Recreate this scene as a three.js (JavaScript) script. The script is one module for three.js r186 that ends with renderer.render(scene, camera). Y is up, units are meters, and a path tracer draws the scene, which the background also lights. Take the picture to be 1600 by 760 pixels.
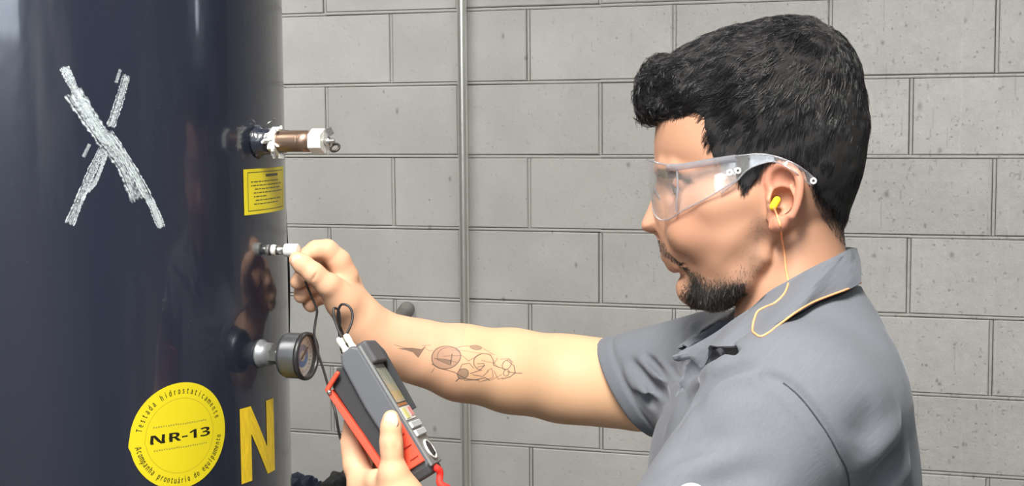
import * as THREE from 'three';
import { RectAreaLightUniformsLib } from 'three/addons/lights/RectAreaLightUniformsLib.js';
import { RoundedBoxGeometry } from 'three/addons/geometries/RoundedBoxGeometry.js';
import { mergeGeometries, mergeVertices, toCreasedNormals } from 'three/addons/utils/BufferGeometryUtils.js';

// ---------------------------------------------------------------- camera, sky, lights, exposure
const V = (x, y, z) => new THREE.Vector3(x, y, z);
const scene = new THREE.Scene();
const FPX = 2250;
const camera = new THREE.PerspectiveCamera(2 * Math.atan(380 / FPX) * 180 / Math.PI, 1600 / 760, 0.05, 60);
camera.rotation.order = 'YXZ';
camera.rotation.set(-0.085, 0.3155, -0.0073);
camera.position.set(1.570, 1.698, 3.737);
camera.updateMatrixWorld(true);
const renderer = new THREE.WebGLRenderer();
renderer.toneMapping = THREE.LinearToneMapping;
renderer.toneMappingExposure = 1.05;
renderer.shadowMap.enabled = true;
RectAreaLightUniformsLib.init();
scene.background = new THREE.Color(0.80, 0.90, 1.0);        // overcast daylight outside the high windows
scene.backgroundIntensity = 9;
// ceiling luminaires: [x, z, width along x, length along z, luminance]
const LUMINAIRES = [
  [1.30, 3.90, 0.40, 1.25, 84],
  [1.75, 1.25, 1.25, 0.30, 11],
  [2.90, 3.60, 0.30, 1.25, 8],
  [-0.60, 1.15, 1.25, 0.30, 20],
];
const CEIL = 3.2, LAMP_Y = 2.95;

// ---------------------------------------------------------------- helpers
let seed = 12345;
const rnd = () => { seed = (seed + 0x6d2b79f5) | 0; let t = Math.imul(seed ^ (seed >>> 15), 1 | seed); t = (t + Math.imul(t ^ (t >>> 7), 61 | t)) ^ t; return ((t ^ (t >>> 14)) >>> 0) / 4294967296; };
const rr = (a, b) => a + (b - a) * rnd();
const clamp = (x, a = 0, b = 1) => x < a ? a : x > b ? b : x;
const sst = (a, b, x) => { const t = clamp((x - a) / (b - a)); return t * t * (3 - 2 * t); };
const lerp = (a, b, t) => a + (b - a) * t;
const hash3 = (x, y, z) => { let h = Math.imul(x, 374761393) + Math.imul(y, 668265263) + Math.imul(z, 2147483647 ^ 1274126177) | 0; h = Math.imul(h ^ (h >>> 13), 1274126177); return ((h ^ (h >>> 16)) >>> 0) / 4294967296; };
function noise(x, y, z = 0) {                          // value noise, -1..1
  const xi = Math.floor(x), yi = Math.floor(y), zi = Math.floor(z);
  let u = x - xi, v = y - yi, w = z - zi;
  u = u * u * (3 - 2 * u); v = v * v * (3 - 2 * v); w = w * w * (3 - 2 * w);
  const L = (a, b, t) => a + (b - a) * t;
  const f = (k) => L(L(hash3(xi, yi, zi + k), hash3(xi + 1, yi, zi + k), u), L(hash3(xi, yi + 1, zi + k), hash3(xi + 1, yi + 1, zi + k), u), v);
  return L(f(0), f(1), w) * 2 - 1;
}
const fbm = (x, y, z, n = 4) => { let s = 0, a = 0.5; for (let i = 0; i < n; i++) { s += a * noise(x, y, z); x = x * 2.03 + 7.1; y = y * 2.01 + 3.7; z = z * 2.02 + 1.3; a *= 0.5; } return s; };
const CAMM = camera.matrixWorld, CAMP = camera.position.clone();
const ray = (px, py) => V((px - 800) / FPX, (380 - py) / FPX, -1).transformDirection(CAMM);
const W = (px, py, d) => V((px - 800) / FPX * d, (380 - py) / FPX * d, -d).applyMatrix4(CAMM);   // the place that the photograph shows at (px, py), d metres in front of the lens plane
const toPx = (p) => { const q = p.clone().applyMatrix4(camera.matrixWorldInverse); return [800 - FPX * q.x / q.z, 380 + FPX * q.y / q.z, -q.z]; };
const CR = V(1, 0, 0).transformDirection(CAMM), CU = V(0, 1, 0).transformDirection(CAMM), CF = V(0, 0, -1).transformDirection(CAMM);
const sRGB = (r, g, b) => new THREE.Color().setRGB(r / 255, g / 255, b / 255, THREE.SRGBColorSpace);
const std = (o) => new THREE.MeshStandardMaterial(o);
const phy = (o) => new THREE.MeshPhysicalMaterial(o);
const used = new Map();
const numbered = (name) => { const n = used.get(name) ?? 0; used.set(name, n + 1); return n ? name + '_' + String(n).padStart(3, '0') : name; };
function mesh(name, geo, mat, parent = scene) {
  const m = new THREE.Mesh(geo, mat); m.name = numbered(name); m.castShadow = m.receiveShadow = true; parent.add(m); return m;
}
function thing(name, label, category, pos = V(0, 0, 0), group) {
  const g = new THREE.Group(); g.name = numbered(name); g.position.copy(pos); scene.add(g);
  g.userData.label = label; g.userData.category = category; if (group) g.userData.group = group;
  g.updateMatrixWorld(true);
  return g;
}
function structure(o, label) { o.userData.kind = 'structure'; if (label) o.userData.label = label; return o; }
const moved = (g, x, y, z) => { g.translate(x, y, z); return g; };
const box = (w, h, d, x = 0, y = 0, z = 0) => moved(new THREE.BoxGeometry(w, h, d), x, y, z);
const rbox = (w, h, d, r, s = 2, x = 0, y = 0, z = 0) => moved(new RoundedBoxGeometry(w, h, d, s, r), x, y, z);
const merge = (list) => mergeGeometries(list.map((g) => { const q = g.index ? g.toNonIndexed() : g; for (const k of Object.keys(q.attributes)) if (!['position', 'normal', 'uv'].includes(k)) q.deleteAttribute(k); return q; }));
const lathe = (pts, seg = 48) => new THREE.LatheGeometry(pts.map(([x, y]) => new THREE.Vector2(x, y)), seg);
const curveOf = (pts, closed = false) => new THREE.CatmullRomCurve3(pts, closed, 'centripetal');
const tube = (pts, r, seg = 60, rad = 8, closed = false) => new THREE.TubeGeometry(curveOf(pts, closed), seg, r, rad, closed);
// geometry moved into a frame: axes x, y, z at origin o
const frame = (x, y, z, o) => new THREE.Matrix4().makeBasis(x, y, z).setPosition(o);
function canvas(w, h, draw) {
  const c = document.createElement('canvas'); c.width = w; c.height = h; draw(c.getContext('2d'), w, h);
  const t = new THREE.CanvasTexture(c); t.colorSpace = THREE.SRGBColorSpace; t.anisotropy = 4; return t;
}
function dataTex(w, h, fn, srgb = false) {               // fn(u, v) -> grey or [r,g,b], 0..1
  const d = new Uint8Array(w * h * 4);
  for (let y = 0; y < h; y++) for (let x = 0; x < w; x++) {
    const r = fn((x + 0.5) / w, (y + 0.5) / h), i = (y * w + x) * 4, a = Array.isArray(r);
    for (let c = 0; c < 3; c++) d[i + c] = clamp(a ? r[c] : r) * 255; d[i + 3] = 255;
  }
  const t = new THREE.DataTexture(d, w, h); t.magFilter = THREE.LinearFilter; t.minFilter = THREE.LinearMipmapLinearFilter; t.generateMipmaps = true;
  t.wrapS = t.wrapT = THREE.RepeatWrapping; if (srgb) t.colorSpace = THREE.SRGBColorSpace; t.needsUpdate = true; return t;
}
// ---------------------------------------------------------------- the room
const ROOM = { x0: -3.0, x1: 4.6, z0: 0, z1: 6.4 };
// painted block wall: colour and relief computed over 2.8 m x 1.87 m of wall
const WX0 = -0.6, WY0 = 0.4, WW = 2.8, WH = 1.8667;
const drips = [];
for (let i = 0; i < 46; i++) drips.push([rr(1.30, 1.66) + (i % 3 ? 0 : rr(-0.25, 0.1)), rr(0.5, 2.1), rr(0.05, 0.5), rr(0.0012, 0.003), rnd()]);
const pits = [];
for (let i = 0; i < 900; i++) { const x = rr(-0.6, 2.2); if (rnd() < 0.25 + 0.75 * sst(0.4, 1.5, x)) pits.push([x, rr(0.4, 2.26), 0.0012 + 0.005 * Math.pow(rnd(), 4), rr(1, 2.2)]); }
function wallMaps() {
  const N = 2048, M = 1365, hgt = new Float32Array(N * M), tone = new Float32Array(N * M);
  for (let j = 0; j < M; j++) for (let i = 0; i < N; i++) {
    const x = WX0 + (i + 0.5) / N * WW, y = WY0 + (j + 0.5) / M * WH, k = j * N + i;
    const rough = 0.25 + 0.75 * sst(0.2, 1.4, x);
    const fine = noise(x * 420, y * 420, 1), mid = fbm(x * 70, y * 70, 4, 3), big = fbm(x * 9, y * 9, 2, 3);
    hgt[k] = 0.5 + rough * (0.06 * fine + 0.15 * mid) + 0.05 * big;
    tone[k] = 1 + 0.02 * fine * rough + 0.035 * mid * rough + 0.05 * big;
    const p = fbm(x * 130, y * 90, 9, 2);                       // open pores of the block that the paint did not fill
    if (p > 0.36) { const q = (p - 0.36) * 6 * rough; hgt[k] -= 0.3 * Math.min(q, 1); tone[k] -= 0.10 * Math.min(q, 1); }
  }
  const spot = (x, y, r, sy, f) => {
    const i0 = Math.floor((x - 3 * r - WX0) / WW * N), i1 = Math.ceil((x + 3 * r - WX0) / WW * N), j0 = Math.floor((y - 3 * r * sy - WY0) / WH * M), j1 = Math.ceil((y + 3 * r * sy - WY0) / WH * M);
    for (let j = Math.max(0, j0); j <= Math.min(M - 1, j1); j++) for (let i = Math.max(0, i0); i <= Math.min(N - 1, i1); i++) {
      const dx = (WX0 + (i + 0.5) / N * WW - x) / r, dy = (WY0 + (j + 0.5) / M * WH - y) / r / sy; f(j * N + i, Math.exp(-(dx * dx + dy * dy) * 1.4));
    }
  };
  for (const [x, y, r, s] of pits) spot(x, y, r, s, (k, a) => { hgt[k] -= 0.45 * a; tone[k] -= 0.22 * a; });
  for (const [x, y, l, r, q] of drips) {                        // runs of thick paint
    for (let t = 0; t < l; t += 0.002) { const xx = x + 0.0025 * noise(t * 14, x * 90); spot(xx, y - t, r, 1, (k, a) => { hgt[k] += 0.045 * a; if (q > 0.5) tone[k] += 0.010 * a; }); }
    if (q < 0.5) for (let t = 0; t < 0.04 + 0.08 * q; t += 0.002) spot(x + 0.004, y - l * q - t, 0.0016, 1, (k, a) => { tone[k] -= 0.07 * a; hgt[k] -= 0.08 * a; });
  }
  const at = (arr, base, gain) => (u, v) => { const k = Math.min(M - 1, Math.floor(v * M)) * N + Math.min(N - 1, Math.floor(u * N)); return base + gain * arr[k]; };
  const c = dataTex(N, M, (u, v) => { const t = at(tone, 0, 0.80)(u, v); return [t * 1.0, t * 0.998, t * 0.988]; }, true), b = dataTex(N, M, at(hgt, 0, 1));
  c.wrapS = c.wrapT = b.wrapS = b.wrapT = THREE.MirroredRepeatWrapping;
  return { c, b };
}
const wm = wallMaps();
const wallUV = (g, ox = 0, oy = 0) => { const p = g.attributes.position, uv = new Float32Array(p.count * 2); for (let i = 0; i < p.count; i++) { uv[2 * i] = (p.getX(i) + ox - WX0) / WW; uv[2 * i + 1] = (p.getY(i) + oy - WY0) / WH; } g.setAttribute('uv', new THREE.BufferAttribute(uv, 2)); return g; };
const PAINT = [0.90, 0.93, 0.96, 0.985, 0.915];
const blockMats = PAINT.map((k) => std({ color: new THREE.Color(k, k, k), map: wm.c, bumpMap: wm.b, bumpScale: 0.0035, roughness: 0.62 }));
const mortarMat = std({ color: new THREE.Color(0.90, 0.89, 0.88), map: wm.c, bumpMap: wm.b, bumpScale: 0.003, roughness: 0.65 });
const wallBack = structure(new THREE.Group(), 'grey painted concrete block wall'); wallBack.name = 'wall_back'; scene.add(wallBack);
{
  // backing and tooled mortar beads
  mesh('wall_core', wallUV(box(ROOM.x1 - ROOM.x0 + 0.4, CEIL + 0.2, 0.2, (ROOM.x0 + ROOM.x1) / 2, CEIL / 2, -0.111)), std({ color: sRGB(120, 118, 114), roughness: 0.9 }), wallBack);
  const BW = 0.3895, BH = 0.1895, D = 0.05;
  const blockGeo = (w, h) => {                                   // chamfered front, slightly uneven arrises
    const b = 0.0022, g = new THREE.BufferGeometry(), x = w / 2, y = h / 2, q = () => rr(-0.0009, 0.0009);
    const f = [[-x + b + q(), -y + b + q()], [x - b + q(), -y + b + q()], [x - b + q(), y - b + q()], [-x + b + q(), y - b + q()]], o = [[-x, -y], [x, -y], [x, y], [-x, y]], pos = [];
    const tri = (...p) => p.forEach((v) => pos.push(...v)), F = f.map((p) => [...p, 0]), O = o.map((p) => [...p, -b * 1.2]), B = o.map((p) => [...p, -D]);
    tri(F[0], F[1], F[2]); tri(F[0], F[2], F[3]);
    for (let i = 0; i < 4; i++) { const j = (i + 1) % 4; tri(O[i], O[j], F[j]); tri(O[i], F[j], F[i]); tri(B[i], B[j], O[j]); tri(B[i], O[j], O[i]); }
    g.setAttribute('position', new THREE.Float32BufferAttribute(pos, 3)); g.computeVertexNormals(); return g;
  };
  const beads = [];
  for (let r = 0; r < 16; r++) {
    const yc = r * 0.2 + 0.1, off = r % 2 ? 0 : 0.2;              // courses: line 0 of the photograph is y = 2.0
    for (let c = -8; c <= 12; c++) {
      let xa = c * 0.4 + off, xb = xa + 0.4;
      const xA = Math.max(xa, ROOM.x0), xB = Math.min(xb, ROOM.x1); if (xB - xA < 0.05) continue;
      const w = xB - xA - 0.4 + BW, xc = (xA + xB) / 2 + rr(-0.001, 0.001);
      const bl = mesh('block', wallUV(blockGeo(w, BH), xc, yc), blockMats[Math.floor(rnd() * 5)], wallBack);
      bl.position.set(xc, yc, rr(-0.0006, 0.0008)); bl.rotation.z = rr(-0.002, 0.002);
      if (r < 15.5) { const g = new THREE.CylinderGeometry(0.0042, 0.0042, BH, 7, 1); g.scale(1, 1, 0.8); beads.push(wallUV(moved(g, xa, yc, -0.0050))); }
    }
    for (let s = 0; s < 19; s++) { const g = new THREE.CylinderGeometry(0.0042, 0.0042, 0.402, 7, 1); g.rotateZ(Math.PI / 2 + rr(-0.004, 0.004)); g.scale(1, 1, 0.8); beads.push(wallUV(moved(g, ROOM.x0 + 0.2 + s * 0.4, r * 0.2 + rr(-0.0007, 0.0007), -0.0050))); }
  }
  mesh('mortar_joints', merge(beads), mortarMat, wallBack).userData.kind = 'stuff';
}
const concreteTex = dataTex(512, 512, (u, v) => 0.72 + 0.14 * fbm(u * 8, v * 8, 3, 5) + 0.04 * noise(u * 200, v * 200));
const floorMat = std({ color: sRGB(128, 126, 122), map: concreteTex, roughness: 0.55 });
const plaster = std({ color: sRGB(112, 112, 112), roughness: 0.8 });
const soffit = std({ color: sRGB(170, 170, 168), roughness: 0.9 });
{
  const cx = (ROOM.x0 + ROOM.x1) / 2, cz = ROOM.z1 / 2, lx = ROOM.x1 - ROOM.x0, lz = ROOM.z1;
  structure(mesh('floor', box(lx + 0.4, 0.2, lz + 0.4, cx, -0.1, cz), floorMat), 'grey concrete floor');
  structure(mesh('ceiling', box(lx + 0.4, 0.2, lz + 0.4, cx, CEIL + 0.1, cz), soffit), 'pale concrete ceiling');
  structure(mesh('wall_left', box(0.2, CEIL, lz, ROOM.x0 - 0.1, CEIL / 2, cz), plaster), 'plain dark grey side wall');
  // right wall and front wall have high windows whose sills stand just over head height
  const hole = (name, lab, along, list, s0, s1, at, m = plaster) => {         // solid wall with openings [a, b, y0, y1]
    const parts = []; let s = s0;
    const put = (a, b, y0, y1) => { if (b - a > 1e-3 && y1 - y0 > 1e-3) parts.push(along === 'x' ? box(b - a, y1 - y0, 0.2, (a + b) / 2, (y0 + y1) / 2, at) : box(0.2, y1 - y0, b - a, at, (y0 + y1) / 2, (a + b) / 2)); };
    for (const [a, b, y0, y1] of list) { put(s, a, 0, CEIL); put(a, b, 0, y0); put(a, b, y1, CEIL); s = b; }
    put(s, s1, 0, CEIL); return structure(mesh(name, merge(parts), m), lab);
  };
  const glass = phy({ color: 0xffffff, transmission: 1, roughness: 0.02, thickness: 0, ior: 1.5 }), alu = std({ color: sRGB(150, 152, 155), metalness: 0.6, roughness: 0.4 });
  const FW = [[-0.2, 1.84, 1.95, 2.80]], RW = [[1.44, 1.66, 1.99, 2.75]];
  hole('wall_front', 'pale painted wall behind the camera with a high window', 'x', FW, ROOM.x0, ROOM.x1, ROOM.z1 + 0.1, std({ color: sRGB(156, 156, 153), roughness: 0.8 }));
  hole('wall_right', 'dark grey side wall with a narrow high window', 'z', RW, 0, ROOM.z1, ROOM.x1 + 0.1);
  let n = 0;
  for (const [along, list, at] of [['x', FW, ROOM.z1 + 0.1], ['z', RW, ROOM.x1 + 0.1]]) for (const [a, b, y0, y1] of list) {
    const g = new THREE.Group(); g.name = 'window_' + (++n); scene.add(g); structure(g, 'high fixed window in a slim metal frame');
    const bar = (u0, u1, v0, v1, t, m, nm) => mesh(nm, along === 'x' ? box(u1 - u0, v1 - v0, t, (u0 + u1) / 2, (v0 + v1) / 2, at) : box(t, v1 - v0, u1 - u0, at, (v0 + v1) / 2, (u0 + u1) / 2), m, g);
    bar(a, b, y0, y0 + 0.04, 0.06, alu, 'window_frame'); bar(a, b, y1 - 0.04, y1, 0.06, alu, 'window_frame'); bar(a, a + 0.04, y0 + 0.04, y1 - 0.04, 0.06, alu, 'window_frame'); bar(b - 0.04, b, y0 + 0.04, y1 - 0.04, 0.06, alu, 'window_frame');
    bar(a + 0.04, b - 0.04, y0 + 0.04, y1 - 0.04, 0.006, glass, 'window_pane');
  }
}
{ // slatted board high on the right wall; the tank mirrors it as brown streaks
  const g = structure(new THREE.Group(), 'brown slatted board high on the side wall'); g.name = 'trim_1'; scene.add(g);
  for (let i = 0; i < 9; i++) mesh('slat', rbox(0.03, 0.9, 0.10, 0.006, 2, ROOM.x1 - 0.016, 2.52, 4.35 + i * 0.15), std({ color: sRGB(132 + (i * 37) % 30, 98 + (i * 23) % 20, 74), roughness: 0.7 }), g);
}
// ceiling luminaires
LUMINAIRES.forEach(([x, z, w, l, L], i) => {
  const t = thing('ceiling_light', ['long slim ceiling light above the camera', 'ceiling light close to the block wall on the right', 'ceiling light behind the standing man', 'ceiling light near the block wall on the left'][i], 'light', V(x, LAMP_Y, z));
  mesh('housing', box(w + 0.03, 0.06, l + 0.03, 0, 0.035, 0), std({ color: sRGB(225, 225, 225), roughness: 0.5 }), t);
  const d = mesh('diffuser', box(w, 0.01, l, 0, 0, 0), std({ color: 0x222222, emissive: new THREE.Color(1, 0.96, 0.89), emissiveIntensity: 3.0, roughness: 0.6 }), t); d.castShadow = false;
  for (const s of [-1, 1]) mesh('suspension_rod', moved(new THREE.CylinderGeometry(0.005, 0.005, CEIL - LAMP_Y - 0.06, 8), w > l ? s * w * 0.4 : 0, 0.065 + (CEIL - LAMP_Y - 0.065) / 2, w > l ? 0 : s * l * 0.4), std({ color: sRGB(180, 180, 180), metalness: 0.8, roughness: 0.4 }), t);
  const a = new THREE.RectAreaLight(new THREE.Color(1, 0.96, 0.89), L, w, l); a.name = 'ceiling_lamp_light'; a.position.set(0, -0.012, 0); a.rotation.x = -Math.PI / 2; t.add(a);
});

// ---------------------------------------------------------------- galvanised conduit on the wall
{
  const p = toPx; void p;
  const hit = (px, py, z) => { const d = ray(px, py), t = (z - CAMP.z) / d.z; return CAMP.clone().addScaledVector(d, t); };
  const c = hit(724.5, 380, 0.022), t = thing('conduit_pipe', 'vertical galvanised steel pipe running up the grey block wall', 'pipe', V(c.x, 0, 0.019));
  mesh('pipe', moved(new THREE.CylinderGeometry(0.0138, 0.0138, CEIL, 28, 1), 0, CEIL / 2, 0), std({ color: sRGB(236, 236, 230), metalness: 0.78, roughness: 0.28, bumpMap: concreteTex, bumpScale: 0.0004 }), t);
  for (const y of [0.35, 2.6]) mesh('pipe_clamp', moved(new THREE.CylinderGeometry(0.0165, 0.0165, 0.03, 24), 0, y, 0), std({ color: sRGB(150, 150, 150), metalness: 0.8, roughness: 0.4 }), t);
}

// ---------------------------------------------------------------- air tank
const TR = 0.22, TD = 1.54;
const TC = (() => { const a = Math.atan((447 - 800) / FPX) - Math.asin(TR / TD); return CAMP.clone().addScaledVector(CR, Math.sin(a) * TD).addScaledVector(V(CF.x, 0, CF.z).normalize(), Math.cos(a) * TD); })();
const tank = thing('air_tank', 'tall dark navy pressure tank with a chalked X and yellow stickers', 'tank', V(TC.x, 0, TC.z));
const tankHit = (px, py) => {                                    // [azimuth, height] on the shell
  const d = ray(px, py), ox = CAMP.x - TC.x, oz = CAMP.z - TC.z, A = d.x * d.x + d.z * d.z, B = ox * d.x + oz * d.z, C = ox * ox + oz * oz - TR * TR, D = Math.max(0, B * B - A * C), t = (-B - Math.sqrt(D)) / A;
  return [Math.atan2(oz + d.z * t, ox + d.x * t), CAMP.y + d.y * t];
};
const onTank = (th, y, r = TR) => V(Math.cos(th) * r, y, Math.sin(th) * r);
const tankDirt = dataTex(1024, 1024, (u, v) => { const s = Math.max(0, fbm(u * 60, v * 14, 5, 4) - 0.12), f = noise(u * 500, v * 500, 3) > 0.93 ? 0.3 : 0; return 0.20 + 0.5 * s + 0.06 * fbm(u * 9, v * 9, 1, 3) + f * 0.3; });
const tankBump = dataTex(1024, 1024, (u, v) => 0.5 + 0.3 * fbm(u * 40, v * 10, 8, 4) + 0.1 * noise(u * 300, v * 300));
const tankMat = phy({ color: new THREE.Color(0.0135, 0.017, 0.030), roughness: 1, roughnessMap: tankDirt, bumpMap: tankBump, bumpScale: 0.0005, clearcoat: 0.7, clearcoatRoughness: 0.06, ior: 1.5 });
{
  const pts = [], y0 = 0.36, y1 = 1.98;
  for (let i = 0; i <= 16; i++) { const a = i / 16 * Math.PI / 2; pts.push([Math.max(0.0004, TR * Math.sin(a)), y0 - 0.11 * Math.cos(a)]); }
  for (let i = 1; i < 24; i++) pts.push([TR, lerp(y0, y1, i / 24)]);
  for (let i = 0; i <= 16; i++) { const a = i / 16 * Math.PI / 2; pts.push([Math.max(0.0004, TR * Math.cos(a)), y1 + 0.11 * Math.sin(a)]); }
  mesh('shell', lathe(pts, 160), tankMat, tank);
  for (const y of [0.36, 1.98]) mesh('weld_seam', moved(new THREE.TorusGeometry(TR, 0.004, 8, 120).rotateX(Math.PI / 2), 0, y, 0), tankMat, tank);
  for (let k = 0; k < 3; k++) { const a = k * 2.094 + 0.4; const leg = mesh('leg', rbox(0.05, 0.42, 0.02, 0.004, 2, 0, 0.21, 0), tankMat, tank); leg.position.set(Math.cos(a) * (TR - 0.012), 0, Math.sin(a) * (TR - 0.012)); leg.rotation.y = -a + Math.PI / 2; }
}
// a patch of sheet bent to the shell: f(u, v) in 0..1 -> [azimuth, height]
function bent(nu, nv, f, r) {
  const pos = [], nor = [], uv = [], idx = [];
  for (let j = 0; j <= nv; j++) for (let i = 0; i <= nu; i++) { const [th, y] = f(i / nu, j / nv), p = onTank(th, y, r); pos.push(p.x, p.y, p.z); nor.push(Math.cos(th), 0, Math.sin(th)); uv.push(i / nu, j / nv); }
  for (let j = 0; j < nv; j++) for (let i = 0; i < nu; i++) { const a = j * (nu + 1) + i, b = a + 1, c = a + nu + 1, d = c + 1; idx.push(a, b, d, a, d, c); }
  const g = new THREE.BufferGeometry(); g.setAttribute('position', new THREE.Float32BufferAttribute(pos, 3)); g.setAttribute('normal', new THREE.Float32BufferAttribute(nor, 3)); g.setAttribute('uv', new THREE.Float32BufferAttribute(uv, 2)); g.setIndex(idx); return g;
}
{ // round yellow sticker
  const tex = canvas(1024, 1024, (c) => {
    c.fillStyle = '#c8b91a'; c.fillRect(0, 0, 1024, 1024);
    c.translate(512, 512); c.strokeStyle = '#9c8c18'; c.lineWidth = 5; c.beginPath(); c.arc(0, 0, 360, 0, 7); c.stroke();
    c.fillStyle = '#26260f'; c.textAlign = 'center'; c.textBaseline = 'middle';
    const arc = (s, r, a0, a1, flip) => { c.font = 'bold 60px sans-serif'; for (let i = 0; i < s.length; i++) { const a = lerp(a0, a1, i / (s.length - 1)); c.save(); c.rotate(a); c.translate(0, flip ? r : -r); c.scale(0.82, 1.35); c.fillText(s[i], 0, 0); c.restore(); } };
    arc('Testada hidrostaticamente', 432, -1.33, 1.28, false);
    arc('Acompanha prontuário do equipamento', 432, 1.42, -1.40, true);
    c.save(); c.font = 'bold 118px sans-serif'; c.scale(1.98, 1.02); c.fillStyle = '#16150c'; c.fillText('NR-13', 0, 4); c.restore();
    c.fillStyle = '#8f8430';                                    // two lines of print too small to read
    for (const [y, n] of [[-112, 11], [112, 11]]) for (let i = -n; i <= n; i++) c.fillRect(i * 25 - 10, y - 8 + (i * 7 % 5), 13 + (i * i) % 7, 15);
  });
  const [ta, ya] = tankHit(283, 681), top = tankHit(283, 598)[1], r = top - ya;
  const R = 14, S = 72, pos = [], nor = [], uv = [], idx = [];
  for (let i = 0; i <= R; i++) for (let j = 0; j < S; j++) {
    const a = j / S * 2 * Math.PI, tip = 1 + 0.035 * Math.exp(-Math.pow((a - 3.2) / 0.07, 2)), q = i / R * r * tip, th = ta - q * Math.cos(a) / TR, y = ya + q * Math.sin(a), p = onTank(th, y, TR + 0.0006);
    pos.push(p.x, p.y, p.z); nor.push(Math.cos(th), 0, Math.sin(th)); uv.push(0.5 + i / R * 0.5 * Math.cos(a), 0.5 + i / R * 0.5 * Math.sin(a));
  }
  for (let i = 0; i < R; i++) for (let j = 0; j < S; j++) { const a = i * S + j, b = i * S + (j + 1) % S; idx.push(a, a + S, b + S, a, b + S, b); }
  const g = new THREE.BufferGeometry(); g.setAttribute('position', new THREE.Float32BufferAttribute(pos, 3)); g.setAttribute('normal', new THREE.Float32BufferAttribute(nor, 3)); g.setAttribute('uv', new THREE.Float32BufferAttribute(uv, 2)); g.setIndex(idx);
  mesh('sticker', g, std({ map: tex, roughness: 0.45 }), tank).userData.label = 'round yellow NR-13 sticker';
}
{ // rectangular yellow warning label
  const tex = canvas(1024, 512, (c) => {
    c.fillStyle = '#d8c922'; c.fillRect(0, 0, 1024, 512); c.strokeStyle = '#3c3a20'; c.lineWidth = 9; c.strokeRect(70, 40, 884, 430);
    c.fillStyle = '#4a4620'; c.fillRect(420, 68, 330, 30);
    const row = [[120, 140, 640], [120, 182, 700], [190, 224, 610], [170, 266, 720], [170, 308, 240], [200, 350, 640], [170, 392, 560]];
    for (const [x, y, w] of row) for (let q = x, k = 0; q < x + w; k++) { const n = 22 + (k * 37 + y) % 60; c.fillRect(q, y, n, 13); q += n + 12; }
  });
  const [t0, y0] = tankHit(381, 337), t1 = tankHit(442.5, 300)[0], y1 = tankHit(380, 265)[1];
  mesh('warning_label', bent(24, 4, (u, v) => [lerp(t0, t1, u), lerp(y0, y1, v)], TR + 0.0006), std({ map: tex, roughness: 0.45 }), tank).userData.label = 'small yellow warning label with lines of black print';
}
{ // big painted letter N, half of it below the frame
  const tl = tankHit(374, 640), tr = tankHit(427, 643), yb = tankHit(375, 758)[1], yt = tl[1], a = tl[0], b = tr[0], w = b - a, bar = w * 0.27;
  const q = (p) => bent(10, 8, p, TR + 0.0005);
  const g = merge([q((u, v) => [a + bar * u, lerp(yb, yt, v)]), q((u, v) => [b - bar + bar * u, lerp(yb, yt, v)]),
    q((u, v) => { const s = lerp(a, b - bar, 1 - v); return [s + bar * u * 1.0, lerp(yb, yt, v)]; })]);
  const wear = dataTex(128, 128, (u, v) => { const n = 0.92 + 0.1 * fbm(u * 9, v * 9, 2, 3); return [0.96 * n, 0.82 * n, 0.16 * n]; }, true);
  mesh('painted_letter', g, std({ map: wear, roughness: 0.5 }), tank).userData.label = 'large yellow painted letter N';
}
{ // chalked X
  const grain = (sd, dens) => { const t = dataTex(128, 512, (u, v) => { const e = Math.min(u, 1 - u) * 2, line = 0.5 + 0.5 * noise(u * 17 + sd, v * 1.5, sd); const n = fbm(u * 14, v * 60, sd, 3) * 0.9 + line * 0.75 + dens + 0.28 * sst(0.0, 0.25, Math.abs(e - 0.35)) - 0.25; const edgeL = Math.exp(-(((e - 0.16) / 0.12) ** 2)) * (0.4 + 0.4 * noise(v * 40, sd * 3)); return clamp(0.10 + n * 0.66 + edgeL * 0.75) * sst(0, 0.22, e + 0.14 * noise(v * 60, sd)) * sst(0, 0.03, Math.min(v, 1 - v) + 0.02 * noise(u * 9, sd * 5) - 0.02 * Math.abs(u - 0.5)) * sst(0, 0.012, Math.min(v, 1 - v)); }); t.wrapS = t.wrapT = THREE.ClampToEdgeWrapping; return t; };
  const stroke = (pts, w0, dens, sd) => {                       // pts in photograph pixels on the shell
    const hits = pts.map(([x, y]) => tankHit(x, y)).map(([t, y]) => V(t * TR, y, 0)), cv = curveOf(hits), n = 40;
    const g = bent(4, n, (u, v) => { const p = cv.getPoint(v), d = cv.getTangent(v), k = (u - 0.5) * w0 * (1 + 0.12 * noise(v * 14, sd)); return [(p.x - d.y * k) / TR, p.y + d.x * k]; }, TR + 0.0004 + sd * 0.00002);
    return [g, std({ color: sRGB(184, 195, 199), roughness: 0.95, alphaMap: grain(sd, dens), transparent: true, side: THREE.DoubleSide })];
  };
  const list = [[[[99, 103], [118, 142], [142, 182]], 0.0085, 0.30, 1], [[[112, 142], [150, 200], [190, 252], [218, 314]], 0.0165, 0.06, 2], [[[168, 205], [205, 262], [236, 318], [253, 358]], 0.0085, 0.15, 3],
    [[[198, 116], [186, 158], [172, 200]], 0.0085, 0.12, 4], [[[160, 232], [138, 280], [108, 352]], 0.0085, 0.10, 5], [[[166, 240], [148, 286], [136, 300]], 0.004, 0.25, 6], [[[188, 108], [181, 130]], 0.003, 0.02, 7], [[[140, 225], [130, 246]], 0.003, 0.0, 8], [[[130, 160], [158, 206], [176, 228]], 0.006, 0.3, 9], [[[236, 312], [252, 356]], 0.006, 0.25, 10]];
  for (const a of list) { const [g, m] = stroke(...a); const o = mesh('chalk_stroke', g, m, tank); o.castShadow = false; }
}
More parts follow.
